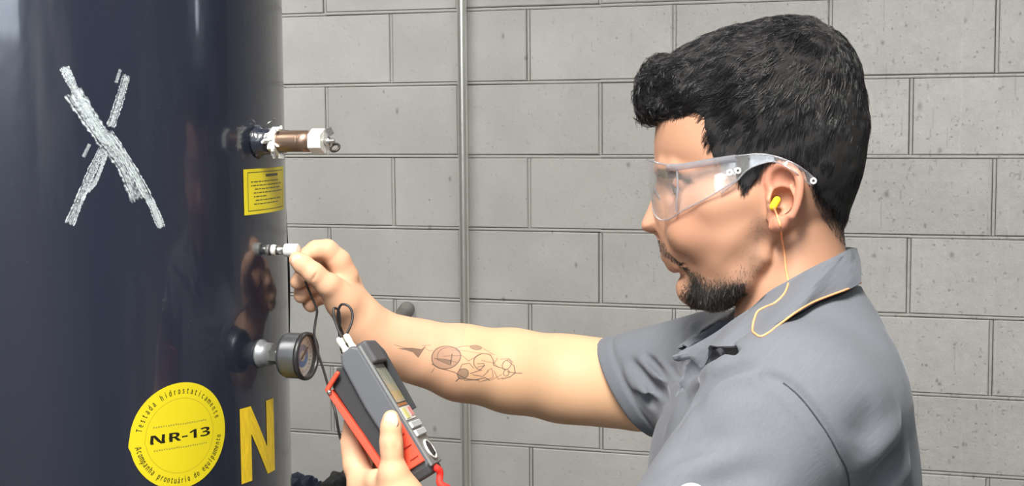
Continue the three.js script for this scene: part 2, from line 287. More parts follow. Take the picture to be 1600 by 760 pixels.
// ---------------------------------------------------------------- fittings on the tank (parts of it)
const steel = std({ color: sRGB(205, 205, 202), metalness: 0.95, roughness: 0.22 }), satin = std({ color: sRGB(232, 232, 228), metalness: 0.35, roughness: 0.38 });
const blackRubber = std({ color: sRGB(30, 30, 32), roughness: 0.5 }), brass = std({ color: sRGB(140, 118, 102), metalness: 0.8, roughness: 0.36 });
function radial(px, py) {                                        // frame at the shell: geometry y axis points outward
  const [th, y] = tankHit(px, py), n = V(Math.cos(th), 0, Math.sin(th)), up = V(0, 1, 0), s = n.clone().cross(up);
  return { th, y, n, M: frame(s, n, up, onTank(th, y, TR - 0.001)) };
}
const hexN = (r, h, y, seg = 6) => { const g = new THREE.CylinderGeometry(r, r, h, seg, 1); g.translate(0, y, 0); return toCreasedNormals(g, 0.4); };
{
  const f = radial(407, 553), g = new THREE.Group(); g.name = 'pressure_gauge'; tank.add(g); g.userData.label = 'round pressure gauge with a dark case';
  const put = (n, q, m) => mesh(n, q.applyMatrix4(f.M), m, g);
  put('socket', lathe([[0, 0], [0.0140, 0], [0.0140, 0.003], [0.0115, 0.006], [0.0110, 0.0135], [0, 0.0135]], 32), std({ color: sRGB(130, 132, 136), metalness: 0.5, roughness: 0.4 }));
  put('hex_nut', hexN(0.0098, 0.011, 0.0170), steel);
  put('stem', lathe([[0, 0.02], [0.0062, 0.02], [0.0062, 0.032], [0, 0.032]], 24), steel);
  put('case', lathe([[0.0005, 0.027], [0.0165, 0.027], [0.0205, 0.029], [0.0222, 0.033], [0.0222, 0.052], [0.0206, 0.0525], [0.0206, 0.047], [0.0005, 0.047]], 64), std({ color: sRGB(128, 130, 134), metalness: 0.85, roughness: 0.36 }));
  put('bezel', lathe([[0.0205, 0.049], [0.0232, 0.049], [0.0236, 0.051], [0.0232, 0.0535], [0.0205, 0.054], [0.0195, 0.052], [0.0205, 0.049]], 64), std({ color: sRGB(40, 40, 42), roughness: 0.35 }));
  const dialTex = canvas(256, 256, (c) => {
    c.fillStyle = '#ece9e0'; c.fillRect(0, 0, 256, 256); c.translate(128, 128); c.strokeStyle = '#222'; c.lineWidth = 4;
    for (let i = 0; i <= 20; i++) { const a = 2.36 + i / 20 * 4.71, r = i % 5 ? 96 : 86; c.beginPath(); c.moveTo(Math.cos(a) * r, Math.sin(a) * r); c.lineTo(Math.cos(a) * 110, Math.sin(a) * 110); c.stroke(); }
    c.fillStyle = '#5b93cf'; c.beginPath(); c.arc(0, 0, 70, 0, 7); c.fill(); c.fillStyle = '#ece9e0'; c.beginPath(); c.arc(0, 0, 34, 0, 7); c.fill();
  });
  const d = new THREE.CircleGeometry(0.0205, 48); d.rotateX(-Math.PI / 2); d.translate(0, 0.0473, 0); put('dial', d, std({ map: dialTex, roughness: 0.5 }));
  const nd = box(0.0012, 0.0008, 0.017, 0, 0.0482, -0.004); nd.rotateY(2.2); put('needle', nd, blackRubber);
  const gl = new THREE.CylinderGeometry(0.0204, 0.0204, 0.0012, 40); gl.translate(0, 0.0512, 0); put('glass', gl, phy({ color: 0xffffff, transmission: 1, roughness: 0.03, thickness: 0, ior: 1.45 }));
}
{
  const f = radial(404, 221), g = new THREE.Group(); g.name = 'safety_valve'; tank.add(g); g.userData.label = 'bronze safety valve with a steel hex end and pull ring';
  const put = (n, q, m) => mesh(n, q.applyMatrix4(f.M), m, g);
  put('socket', lathe([[0, 0], [0.0175, 0], [0.0160, 0.003], [0.0130, 0.007], [0.0125, 0.017], [0, 0.017]], 40), tankMat);
  put('hex_nut', hexN(0.0140, 0.008, 0.0205), satin);
  // ragged thread tape squeezed out round the joint
  const tape = []; for (let i = 0; i < 26; i++) { const a = rr(0, 6.28), q = rbox(rr(0.003, 0.007), rr(0.001, 0.003), rr(0.003, 0.008), 0.0006, 1); q.rotateX(rr(-1, 1)); q.rotateZ(rr(-1, 1)); q.translate(Math.cos(a) * rr(0.011, 0.0145), rr(0.014, 0.026), Math.sin(a) * rr(0.011, 0.0145)); tape.push(q); }
  put('thread_tape', merge(tape), std({ color: sRGB(215, 215, 212), roughness: 0.5 }));
  put('valve_body', lathe([[0, 0.022], [0.0098, 0.022], [0.0104, 0.0235], [0.0104, 0.0450], [0.0100, 0.0456], [0.0100, 0.0468], [0.0104, 0.0474], [0.0104, 0.0590], [0, 0.0590]], 40), brass);
  const hl = new THREE.CylinderGeometry(0.0026, 0.0026, 0.001, 16); hl.rotateX(Math.PI / 2); hl.rotateZ(0); hl.translate(-0.003, 0.029, 0.0102); put('vent_hole', hl, blackRubber);
  put('hex_end', hexN(0.0122, 0.0135, 0.0655), satin);
  put('spindle', lathe([[0, 0.072], [0.0042, 0.0725], [0.0042, 0.077], [0.0022, 0.0775], [0.0022, 0.082], [0, 0.082]], 20), steel);
  const lever = box(0.0025, 0.016, 0.007); lever.rotateX(0.5); lever.translate(0.001, 0.0735, 0.0065); put('lever', lever, steel);
  const ring = new THREE.TorusGeometry(0.0044, 0.0013, 8, 28); ring.rotateY(0.9); ring.translate(0, 0.0825, -0.0062); put('pull_ring', ring, std({ color: sRGB(70, 66, 60), metalness: 0.8, roughness: 0.4 }));
  const lp = []; for (let i = 0; i <= 14; i++) { const a = i / 14 * 5.2 + 1; lp.push(V(-0.004 + Math.cos(a) * 0.004, 0.012 + Math.sin(a) * 0.005, 0.019 + Math.sin(a * 0.9) * 0.003)); } put('seal_wire', tube(lp, 0.0005, 40, 6), steel);
}
// ---------------------------------------------------------------- probe held to the tank, and its cable
{
  const f = radial(424, 391), t = thing('thickness_probe', 'small silver probe pressed on the tank by the fingertips, with a thin black cable', 'probe');
  const base = frame(V(1, 0, 0), V(0, 1, 0), V(0, 0, 1), V(TC.x, 0, TC.z)).multiply(f.M);
  const put = (n, q, m) => mesh(n, q.applyMatrix4(base), m, t);
  put('contact_face', lathe([[0, 0.0012], [0.0052, 0.0012], [0.0056, 0.003], [0.0050, 0.0065], [0, 0.0065]], 32), satin);
  put('barrel', lathe([[0, 0.005], [0.0050, 0.0060], [0.0046, 0.009], [0.0046, 0.0150], [0, 0.0165]], 32), steel);
  put('collar', lathe([[0, 0.0150], [0.0058, 0.0152], [0.0066, 0.0162], [0.0066, 0.0285], [0.0058, 0.0295], [0, 0.0298]], 40), satin);
  const P = (x, y, d) => W(x, y, d);
  const c1 = [P(466, 398, 1.432), P(470, 416, 1.444), P(476, 437, 1.446), P(486, 462, 1.436), P(495, 484, 1.420), P(493, 503, 1.400), P(491, 520, 1.390), P(496, 548, 1.365), P(506, 580, 1.330), P(514, 608, 1.295), P(524, 645, 1.28), P(533, 688, 1.28), P(560, 735, 1.275), P(600, 790, 1.27), P(650, 820, 1.27)];
  mesh('cable', tube(c1, 0.00125, 160, 8), blackRubber, t);
}
// ---------------------------------------------------------------- handheld meter in its red holster
const ML = 0.122, MW = 0.052, MT = 0.0185;
const MO = W(674, 734, 1.200), MTop = W(567, 557, 1.212);
const mU = MTop.clone().sub(MO).normalize(), mR = (() => { const r = CF.clone().cross(mU).normalize(); return r; })();   // mR: to the right of the length as the photograph sees it
const mBack = mR.clone().cross(mU).normalize();                                                                          // towards the camera
const AL = 3.5 * Math.PI / 180, mN = mR.clone().multiplyScalar(Math.cos(AL)).addScaledVector(mBack, Math.sin(AL)).normalize(), mZ = mN.clone().cross(mU).normalize();
const meter = thing('handheld_meter', 'dark grey handheld meter in an open red holster, held in the left hand', 'meter');
meter.matrixAutoUpdate = true; meter.position.copy(MO); meter.quaternion.setFromRotationMatrix(frame(mN, mU, mZ, V(0, 0, 0))); meter.updateMatrixWorld(true);
const meterW = (x, y, z) => meter.localToWorld(V(x, y, z));
{
  const grey = std({ color: sRGB(80, 83, 89), roughness: 0.55, bumpMap: concreteTex, bumpScale: 0.0001 }), mid = std({ color: sRGB(112, 114, 115), roughness: 0.5 }), dark = std({ color: sRGB(34, 36, 40), roughness: 0.6 }), red = std({ color: sRGB(214, 74, 50), roughness: 0.48 });
  const L = ML, add = (n, g, m) => mesh(n, g, m, meter);
  const shape = (pts, depth, bevel) => { const s = new THREE.Shape(pts.map(([x, y]) => new THREE.Vector2(x, y))); return new THREE.ExtrudeGeometry(s, { depth: depth - 2 * bevel, bevelEnabled: true, bevelSize: bevel, bevelThickness: bevel, bevelSegments: 3, steps: 1 }); };
  // case: thinner at the foot, rounded shoulders at the head
  const side = [[-0.0015, 0.006], [-0.0015, L - 0.004], [-0.005, L - 0.001], [-MT + 0.004, L - 0.002], [-MT + 0.001, L - 0.008], [-MT - 0.001, L * 0.6], [-MT + 0.001, 0.006], [-MT + 0.004, 0.002], [-0.004, 0.002]];
  add('case', moved(shape(side, MW, 0.0022), 0, 0, -MW + 0.0022), grey);
  add('front_bezel', rbox(0.0030, L - 0.004, MW - 0.003, 0.0014, 2, 0.0012, L / 2, -MW / 2), mid);
  const scr = canvas(256, 256, (c) => {
    c.fillStyle = '#86897c'; c.fillRect(0, 0, 256, 256); c.fillStyle = '#8f8b74'; c.fillRect(0, 120, 256, 136); c.fillStyle = '#9d8d60'; c.fillRect(0, 176, 256, 60);
    c.fillStyle = '#4d4d3c'; c.font = 'bold 92px sans-serif'; c.textAlign = 'center'; c.fillStyle = '#5d5d4a'; for (const x of [60, 120, 180]) c.fillRect(x - 18, 30, 12, 70);
  });
  const face = (y0, y1, z0, z1, x, m, name) => { const g = box(0.0012, (y1 - y0) * L, (z1 - z0) * MW, x, (y0 + y1) / 2 * L, (z0 + z1) / 2 * MW - 0); const o = add(name, g, m); return o; };
  // screen as a thin plate with its own print
  { const g = new THREE.PlaneGeometry((0.78) * MW, 0.28 * L); g.rotateY(Math.PI / 2); g.translate(0.0031, 0.655 * L, -MW / 2); face(0.51, 0.80, -0.90, -0.10, 0.0024, dark, 'screen_frame'); add('screen', g, std({ map: scr, roughness: 0.25 })); }
  face(0.485, 0.505, -0.85, -0.15, 0.0026, std({ color: sRGB(150, 92, 40), roughness: 0.5 }), 'stripe');
  const lab = face(0.375, 0.475, -0.92, -0.08, 0.0026, std({ color: sRGB(196, 198, 196), roughness: 0.5 }), 'label_plate'); void lab;
  face(0.385, 0.465, -0.45, -0.18, 0.0031, std({ color: sRGB(198, 194, 120), roughness: 0.5 }), 'yellow_square'); face(0.395, 0.465, -0.90, -0.62, 0.0031, std({ color: sRGB(196, 132, 130), roughness: 0.5 }), 'pink_square');
  for (const [y, z] of [[0.33, -0.72], [0.33, -0.32], [0.265, -0.72], [0.265, -0.32]]) add('button', rbox(0.003, 0.0062, 0.022, 0.001, 2, 0.0034, y * L, z * MW), std({ color: sRGB(170, 176, 180), roughness: 0.5 }));
  { const t = new THREE.TorusGeometry(0.0085, 0.0012, 8, 36); t.scale(1.5, 1, 1); t.rotateY(Math.PI / 2); t.translate(0.0032, 0.125 * L, -0.5 * MW); add('oval_ring', t, std({ color: sRGB(225, 225, 220), roughness: 0.4 })); add('oval_button', rbox(0.003, 0.011, 0.018, 0.001, 2, 0.003, 0.125 * L, -0.5 * MW), dark); }
  add('sunshade', shape([[0, L * 0.97], [0.006, L * 0.98], [0.0082, L * 0.9], [0.006, L * 0.44], [0.0, L * 0.44]], 0.003, 0.0008).translate(0, 0, -MW - 0.002), dark);
  add('head_cap', rbox(0.011, 0.022, MW * 0.84, 0.003, 2, 0.0025, L * 0.915, -MW * 0.53), std({ color: sRGB(70, 70, 74), roughness: 0.6 }));
  // holster: black liner, red back rim with hooked top, red lower side, dark foot
  const bx = -MT - 0.0005;
  add('holster_liner', shape([[bx, 0.01], [bx, L * 0.90], [bx - 0.006, L * 0.93], [bx - 0.0170, L * 0.84], [bx - 0.0130, 0.01]], MW - 0.008, 0.001).translate(0, 0, -MW + 0.004), dark);
  const rim = [[bx - 0.0130, 0.004], [bx - 0.0160, L * 0.45], [bx - 0.0195, L * 0.82], [bx - 0.0230, L * 0.835], [bx - 0.0205, L * 0.45], [bx - 0.0172, 0.004]];
  add('holster_back', shape(rim, MW + 0.002, 0.0008).translate(0, 0, -MW), red);
  { const a = V(bx - 0.0215, L * 0.845, -0.0005), b = V(bx - 0.0070, L * 0.900, 0.0005), g = new THREE.CapsuleGeometry(0.0021, a.distanceTo(b), 4, 12), d = b.clone().sub(a).normalize(); g.applyQuaternion(new THREE.Quaternion().setFromUnitVectors(V(0, 1, 0), d)); g.translate((a.x + b.x) / 2, (a.y + b.y) / 2, (a.z + b.z) / 2); add('holster_hook', g, red); }
  { const g = new THREE.SphereGeometry(0.0022, 14, 10); g.translate(bx - 0.0208, L * 0.820, 0.0022); add('rivet', g, steel); }
  const lowSide = [[-0.0015, 0.010], [-0.0015, L * 0.44], [-0.0060, L * 0.44], [-0.0150, L * 0.30], [-0.0160, 0.010]];
  const ls = add('holster_side', shape(lowSide, 0.0035, 0.001).translate(0, 0, 0.0012), red);
  for (const y of [0.13, 0.22, 0.31]) mesh('rib', rbox(0.008, 0.0008, 0.0008, 0.0003, 1, -0.0065, y * L, 0.0048), std({ color: sRGB(180, 60, 40), roughness: 0.5 }), ls);
  add('foot', rbox(0.0175, 0.011, MW - 0.004, 0.003, 2, -0.0085, 0.0015, -MW / 2 + 0.003), dark);
  { const s = []; for (let i = 0; i <= 10; i++) s.push(V(0.002 + 0.0020 * Math.sin(i * 0.9) - i * 0.0002, 0.0005 - i * 0.0026, -0.008 + 0.002 * Math.cos(i))); const g = tube(s, 0.0031, 40, 8); add('wrist_strap', g, std({ color: sRGB(214, 44, 34), roughness: 0.7 })); }
  // two plug connectors at the head with the ends of their cables looping over
  for (const [k, x] of [[0, -0.0120], [1, -0.0065]]) {
    const z = -0.010 - k * 0.006;
    add('connector', lathe([[0, L - 0.004], [0.0032, L - 0.004], [0.0032, L + 0.003], [0.0027, L + 0.0035], [0.0027, L + 0.007], [0.0031, L + 0.0075], [0.0031, L + 0.0125], [0.0018, L + 0.0145], [0, L + 0.0145]], 20).translate(x, 0, z), satin);
    const s = meterW(x, L + 0.0135, z), d = toPx(s)[2], q = (px, py, dd = 0) => meter.worldToLocal(W(px, py, d + dd));
    const pts = k ? [q(...toPx(s).slice(0, 2)), q(543, 520), q(551, 496, 0.004), q(546, 480, 0.006), q(534, 476, 0.008), q(528, 488, 0.010), q(530, 506, 0.012), q(537, 525, 0.014), q(545, 552, 0.020), q(556, 580, 0.035)]
      : [q(...toPx(s).slice(0, 2)), q(532, 528, -0.001), q(525, 506, 0.002), q(521, 490, 0.004), q(522, 482, 0.006), q(528, 484, 0.009), q(531, 500, 0.012), q(530, 520, 0.016), q(533, 545, 0.022), q(545, 575, 0.036)];
    add('cable_loop', tube(pts, 0.0011, 90, 8), blackRubber);
  }
}
// ---------------------------------------------------------------- things behind
{ // black hose hanging down behind the edge of the tank
  const p = (x, y, d) => W(x, y, d), top = p(444, 300, 2.05), bot = p(450, 1250, 2.05); bot.y = 0.008;
  const t = thing('hanging_hose', 'thin black hose hanging down behind the right edge of the tank', 'hose'); const away = (x, y, z) => { const k = V(x - TC.x, 0, z - TC.z), r = k.length(); if (r < TR + 0.006) k.multiplyScalar((TR + 0.006) / r); return V(TC.x + k.x, y, TC.z + k.z); };
  mesh('hose', tube([V(top.x + 0.02, 2.05, top.z - 0.5), V(top.x + 0.01, 2.04, top.z - 0.12), away(top.x - 0.012, 1.95, top.z - 0.02), away(...top.toArray()), p(448, 380, 2.05), p(451, 430, 2.05), p(450.5, 560, 2.05), p(450, 680, 2.05), p(446, 780, 2.05), V(bot.x - 0.01, 0.6, bot.z), V(bot.x, bot.y, bot.z)], 0.0021, 160, 8), blackRubber, t);
}
{ // hook on the wall whose rubber end shows over the forearm
  const c = W(634, 484, 2.3), w0 = V(c.x, c.y, 0), d = ray(634, 484), k = (0.055 - CAMP.z) / d.z, e = CAMP.clone().addScaledVector(d, k); void w0; void c;
  const t = thing('wall_hook', 'dark rubber-covered hook end showing just above the outstretched forearm', 'hook', V(e.x - 0.03, e.y - 0.06, 0));
  mesh('wall_plate', rbox(0.05, 0.12, 0.008, 0.003, 2, 0, -0.03, 0.004), std({ color: sRGB(90, 90, 90), roughness: 0.5 }), t);
  mesh('bar', tube([V(0, -0.05, 0.006), V(-0.01, -0.05, 0.04), V(0.0, -0.01, 0.055), V(0.022, 0.045, 0.055)], 0.011, 40, 12), std({ color: sRGB(70, 70, 70), roughness: 0.5 }), t);
  const g = new THREE.CapsuleGeometry(0.0220, 0.06, 8, 20); g.rotateZ(-0.62); g.translate(0.016, 0.036, 0.055); mesh('rubber_end', g, std({ color: sRGB(136, 134, 130), roughness: 0.75 }), t);
}
{ // dark bag on a stand, its top edge showing at the foot of the picture between tank and hand
  const dz = 2.5, L = W(446, 752, dz), R0 = W(575, 752, dz), top = W(520, 729, dz).y, c = L.clone().add(R0).multiplyScalar(0.5), w = 0.17;
  const t = thing('cloth_bag', 'crumpled black cloth bag seen low between the tank and the hand', 'bag', V(c.x, 0, c.z));
  const lump = (navy) => { const g = new THREE.SphereGeometry(1, 72, 48), p = g.attributes.position; for (let i = 0; i < p.count; i++) { let x = p.getX(i), y = p.getY(i), z = p.getZ(i); const q = (v) => Math.sign(v) * Math.pow(Math.abs(v), 0.55), k = 1 + 0.16 * fbm(x * 4 + navy, y * 4, z * 4, 3) + (y > 0.3 ? 0.07 * noise(x * 13, z * 13, navy) : 0); p.setXYZ(i, q(x) * k, q(y) * k, q(z) * k); } g.computeVertexNormals(); return g; };
  const body = lump(0); body.scale(0.095, 0.15, 0.08); body.translate(0.075, top - 0.165, 0); mesh('bag_body', body, std({ color: sRGB(46, 46, 48), roughness: 0.95 }), t);
  const pocket = lump(5); pocket.scale(0.075, 0.13, 0.07); pocket.translate(-0.07, top - 0.155, 0.02); mesh('bag_pocket', pocket, std({ color: sRGB(36, 44, 66), roughness: 0.9 }), t);
  const hd = []; for (let i = 0; i <= 12; i++) { const a = i / 12 * Math.PI; hd.push(V(-0.118 + 0.018 * Math.cos(a), top - 0.05 + 0.048 * Math.sin(a), 0.02)); } mesh('handle', tube(hd, 0.007, 30, 8), blackRubber, t);
  const s = thing('metal_stool', 'plain metal stand under the black cloth bag', 'stool', V(c.x, 0, c.z)), sy = top - 0.325;
  mesh('seat', rbox(0.36, 0.03, 0.24, 0.006, 2, 0, sy - 0.016, 0), std({ color: sRGB(90, 90, 92), roughness: 0.5 }), s);
  for (const [x, z] of [[-1, -1], [-1, 1], [1, -1], [1, 1]]) mesh('leg', moved(new THREE.CylinderGeometry(0.012, 0.012, sy - 0.03, 12), x * 0.155, (sy - 0.03) / 2, z * 0.10), std({ color: sRGB(90, 90, 92), roughness: 0.5 }), s);
}
// ---------------------------------------------------------------- the man: surface from a distance field
const smin = (a, b, k) => { const h = Math.max(k - Math.abs(a - b), 0) / k; return Math.min(a, b) - h * h * k * 0.25; };
const smax = (a, b, k) => -smin(-a, -b, k);
const tmpA = V(0, 0, 0);
function seg(px, py, pz, a, b) {                                 // distance to a tapered capsule; a, b: [x, y, z, r]
  const bx = b[0] - a[0], by = b[1] - a[1], bz = b[2] - a[2], ax = px - a[0], ay = py - a[1], az = pz - a[2];
  const h = clamp((ax * bx + ay * by + az * bz) / (bx * bx + by * by + bz * bz + 1e-12)), dx = ax - bx * h, dy = ay - by * h, dz = az - bz * h;
  return Math.sqrt(dx * dx + dy * dy + dz * dz) - (a[3] + (b[3] - a[3]) * h);
}
const chain = (pts, k = 0) => (x, y, z) => { let d = 1e9; for (let i = 0; i + 1 < pts.length; i++) { const q = seg(x, y, z, pts[i], pts[i + 1]); d = k && i ? smin(d, q, k) : Math.min(d, q); } return d; };
const ell = (c, r, fx, fy, fz) => (x, y, z) => {                 // ellipsoid, optionally turned by an orthonormal frame
  let dx = x - c[0], dy = y - c[1], dz = z - c[2];
  if (fx) { const u = dx * fx[0] + dy * fx[1] + dz * fx[2], v = dx * fy[0] + dy * fy[1] + dz * fy[2], w = dx * fz[0] + dy * fz[1] + dz * fz[2]; dx = u; dy = v; dz = w; }
  const k0 = Math.sqrt((dx / r[0]) ** 2 + (dy / r[1]) ** 2 + (dz / r[2]) ** 2), k1 = Math.sqrt((dx / r[0] ** 2) ** 2 + (dy / r[1] ** 2) ** 2 + (dz / r[2] ** 2) ** 2);
  return k1 < 1e-9 ? -Math.min(...r) : k0 * (k0 - 1) / k1;
};
// naive surface nets over a box; blocks far from the surface are skipped
function surface(f, lo, hi, cell, slack = 1.6) {
  const n = [0, 1, 2].map((i) => Math.ceil((hi[i] - lo[i]) / cell / 8) * 8 + 1), [nx, ny, nz] = n, val = new Float32Array(nx * ny * nz).fill(1), B = 8, hb = B * cell * 0.87;
  const at = (i, j, k) => (k * ny + j) * nx + i;
  for (let k = 0; k < nz - 1; k += B) for (let j = 0; j < ny - 1; j += B) for (let i = 0; i < nx - 1; i += B) {
    const d = f(lo[0] + (i + B / 2) * cell, lo[1] + (j + B / 2) * cell, lo[2] + (k + B / 2) * cell), far = Math.abs(d) > hb * slack;
    for (let c = k; c <= k + B; c++) for (let b = j; b <= j + B; b++) for (let a = i; a <= i + B; a++) {
      const q = at(a, b, c);
      if (far) { if (val[q] === 1) val[q] = d > 0 ? 2 : -2; } else if (val[q] === 1 || Math.abs(val[q]) === 2) val[q] = f(lo[0] + a * cell, lo[1] + b * cell, lo[2] + c * cell);
    }
  }
  const vid = new Int32Array(nx * ny * nz).fill(-1), pos = [];
  for (let k = 0; k < nz - 1; k++) for (let j = 0; j < ny - 1; j++) for (let i = 0; i < nx - 1; i++) {
    let s = 0; const v = [];
    for (let c = 0; c < 8; c++) { const q = val[at(i + (c & 1), j + (c >> 1 & 1), k + (c >> 2))]; v.push(q); if (q < 0) s++; }
    if (s === 0 || s === 8) continue;
    let x = 0, y = 0, z = 0, m = 0;
    for (let c = 0; c < 8; c++) for (const b of [1, 2, 4]) { if (c & b) continue; const e = c | b; if ((v[c] < 0) === (v[e] < 0)) continue; const t = v[c] / (v[c] - v[e]); x += (c & 1) + (b === 1 ? t : 0); y += (c >> 1 & 1) + (b === 2 ? t : 0); z += (c >> 2) + (b === 4 ? t : 0); m++; }
    vid[at(i, j, k)] = pos.length / 3; pos.push(lo[0] + (i + x / m) * cell, lo[1] + (j + y / m) * cell, lo[2] + (k + z / m) * cell);
  }
  const idx = [], quad = (a, b, c, d, flip) => { if (a < 0 || b < 0 || c < 0 || d < 0) return; flip ? idx.push(a, c, b, a, d, c) : idx.push(a, b, c, a, c, d); };
  for (let k = 1; k < nz - 1; k++) for (let j = 1; j < ny - 1; j++) for (let i = 1; i < nx - 1; i++) {
    const s = val[at(i, j, k)] < 0;
    if (s !== val[at(i + 1, j, k)] < 0) quad(vid[at(i, j - 1, k - 1)], vid[at(i, j, k - 1)], vid[at(i, j, k)], vid[at(i, j - 1, k)], !s);
    if (s !== val[at(i, j + 1, k)] < 0) quad(vid[at(i - 1, j, k - 1)], vid[at(i - 1, j, k)], vid[at(i, j, k)], vid[at(i, j, k - 1)], !s);
    if (s !== val[at(i, j, k + 1)] < 0) quad(vid[at(i - 1, j - 1, k)], vid[at(i, j - 1, k)], vid[at(i, j, k)], vid[at(i - 1, j, k)], !s);
  }
  const N = new Float32Array(pos.length), e = cell * 0.7;
  for (let i = 0; i < pos.length; i += 3) {
    const x = pos[i], y = pos[i + 1], z = pos[i + 2]; let gx = f(x + e, y, z) - f(x - e, y, z), gy = f(x, y + e, z) - f(x, y - e, z), gz = f(x, y, z + e) - f(x, y, z - e); const l = Math.hypot(gx, gy, gz) || 1;
    N[i] = gx / l; N[i + 1] = gy / l; N[i + 2] = gz / l;
  }
  const g = new THREE.BufferGeometry(); g.setAttribute('position', new THREE.Float32BufferAttribute(pos, 3)); g.setAttribute('normal', new THREE.BufferAttribute(N, 3)); g.setIndex(idx); return g;
}
// body frame: X to the photograph's right (his back), Y up, Z towards the camera (his left side); origin inside the head
const BO = W(1190, 290, 1.28), BZ = CAMP.clone().sub(BO).normalize(), BX = CR.clone().addScaledVector(BZ, -CR.dot(BZ)).normalize(), BY = BZ.clone().cross(BX).normalize();
const BM = frame(BX, BY, BZ, BO), BI = BM.clone().invert();
const toB = (p) => { const q = p.clone().applyMatrix4(BI); return [q.x, q.y, q.z]; };
const camB = CAMP.clone().applyMatrix4(BI);
const H = (px, py, z = 0) => { const p = CAMP.clone().add(ray(px, py)).applyMatrix4(BI).sub(camB), t = (z - camB.z) / p.z; return [camB.x + p.x * t, camB.y + p.y * t, z]; };   // photograph pixel on the plane z of the body frame
const D = (px, py, d) => toB(W(px, py, d));                       // photograph pixel at a depth
// an outline in the profile plane as a smooth distance grid
function outline(pts, blur = 0, step = 0.0015) {
  const c = curveOf(pts.map(([x, y]) => V(...H(x, y))), true).getPoints(pts.length * 8).map((p) => [p.x, p.y]); c.pop();
  let x0 = 1e9, y0 = 1e9, x1 = -1e9, y1 = -1e9; for (const [x, y] of c) { x0 = Math.min(x0, x); x1 = Math.max(x1, x); y0 = Math.min(y0, y); y1 = Math.max(y1, y); }
  x0 -= 0.05; y0 -= 0.05; x1 += 0.05; y1 += 0.05;
  const nx = Math.ceil((x1 - x0) / step), ny = Math.ceil((y1 - y0) / step); let g = new Float32Array(nx * ny);
  for (let j = 0; j < ny; j++) for (let i = 0; i < nx; i++) {
    const x = x0 + i * step, y = y0 + j * step; let d = 1e9, inside = false;
    for (let a = 0, b = c.length - 1; a < c.length; b = a++) {
      const [ax, ay] = c[a], [bx, by] = c[b], ex = bx - ax, ey = by - ay, t = clamp(((x - ax) * ex + (y - ay) * ey) / (ex * ex + ey * ey + 1e-14)), dx = x - ax - ex * t, dy = y - ay - ey * t; d = Math.min(d, dx * dx + dy * dy);
      if ((ay > y) !== (by > y) && x < (bx - ax) * (y - ay) / (by - ay) + ax) inside = !inside;
    }
    g[j * nx + i] = (inside ? -1 : 1) * Math.sqrt(d);
  }
  const raw = g;
  for (let q = 0; q < blur; q++) { const h = g.slice(); for (let j = 1; j < ny - 1; j++) for (let i = 1; i < nx - 1; i++) { const k = j * nx + i; h[k] = (g[k] * 2 + g[k - 1] + g[k + 1] + g[k - nx] + g[k + nx]) / 6; } g = h; }
  if (blur) for (let k = 0; k < g.length; k++) { const w = sst(0.004, 0.016, -raw[k]); g[k] = lerp(raw[k], g[k], w); }
  return (x, y) => { const u = clamp((x - x0) / step, 0, nx - 1.001), v = clamp((y - y0) / step, 0, ny - 1.001), i = Math.floor(u), j = Math.floor(v), a = u - i, b = v - j, k = j * nx + i; const q = (g[k] * (1 - a) + g[k + 1] * a) * (1 - b) + (g[k + nx] * (1 - a) + g[k + nx + 1] * a) * b; return q + Math.hypot(Math.max(0, x0 - x, x - x1), Math.max(0, y0 - y, y - y1)); };
}
// smooth field of half-widths from scattered control points [px, py, mm]
function widths(pts, sigma = 0.022) {
  const c = pts.map(([x, y, w]) => [...H(x, y).slice(0, 2), w / 1000]), k = 1 / (2 * sigma * sigma);
  return (x, y) => { let s = 0, t = 0; for (const [a, b, w] of c) { const q = Math.exp(-((x - a) ** 2 + (y - b) ** 2) * k) + 1e-9 / (1e-4 + (x - a) ** 2 + (y - b) ** 2); s += q; t += q * w; } return t / s; };
}
const grid2 = (f, x0, y0, x1, y1, st = 0.003) => { const nx = Math.ceil((x1 - x0) / st) + 1, ny = Math.ceil((y1 - y0) / st) + 1, g = new Float32Array(nx * ny); for (let j = 0; j < ny; j++) for (let i = 0; i < nx; i++) g[j * nx + i] = f(x0 + i * st, y0 + j * st); return (x, y) => { const u = clamp((x - x0) / st, 0, nx - 1.001), v = clamp((y - y0) / st, 0, ny - 1.001), i = Math.floor(u), j = Math.floor(v), a = u - i, b = v - j, k = j * nx + i; return (g[k] * (1 - a) + g[k + 1] * a) * (1 - b) + (g[k + nx] * (1 - a) + g[k + nx + 1] * a) * b; }; };
// outline blown up to a body: half-width Wf, reached a distance T inside the outline
const inflate = (d2, Wf, T, p = 1.8) => (x, y, z) => {
  const t = -d2(x, y), w = Wf(x, y), u = Math.max(0, (T - t) / T), v = Math.abs(z) / w, g = Math.pow(Math.pow(u, p) + Math.pow(v, p), 1 / p);
  const a = g > 1e-6 ? Math.pow(u / g, p - 1) / T : 0, b = g > 1e-6 ? Math.pow(v / g, p - 1) / w : 1 / w;
  return (g - 1) / Math.max(Math.hypot(a, b), 8);
};

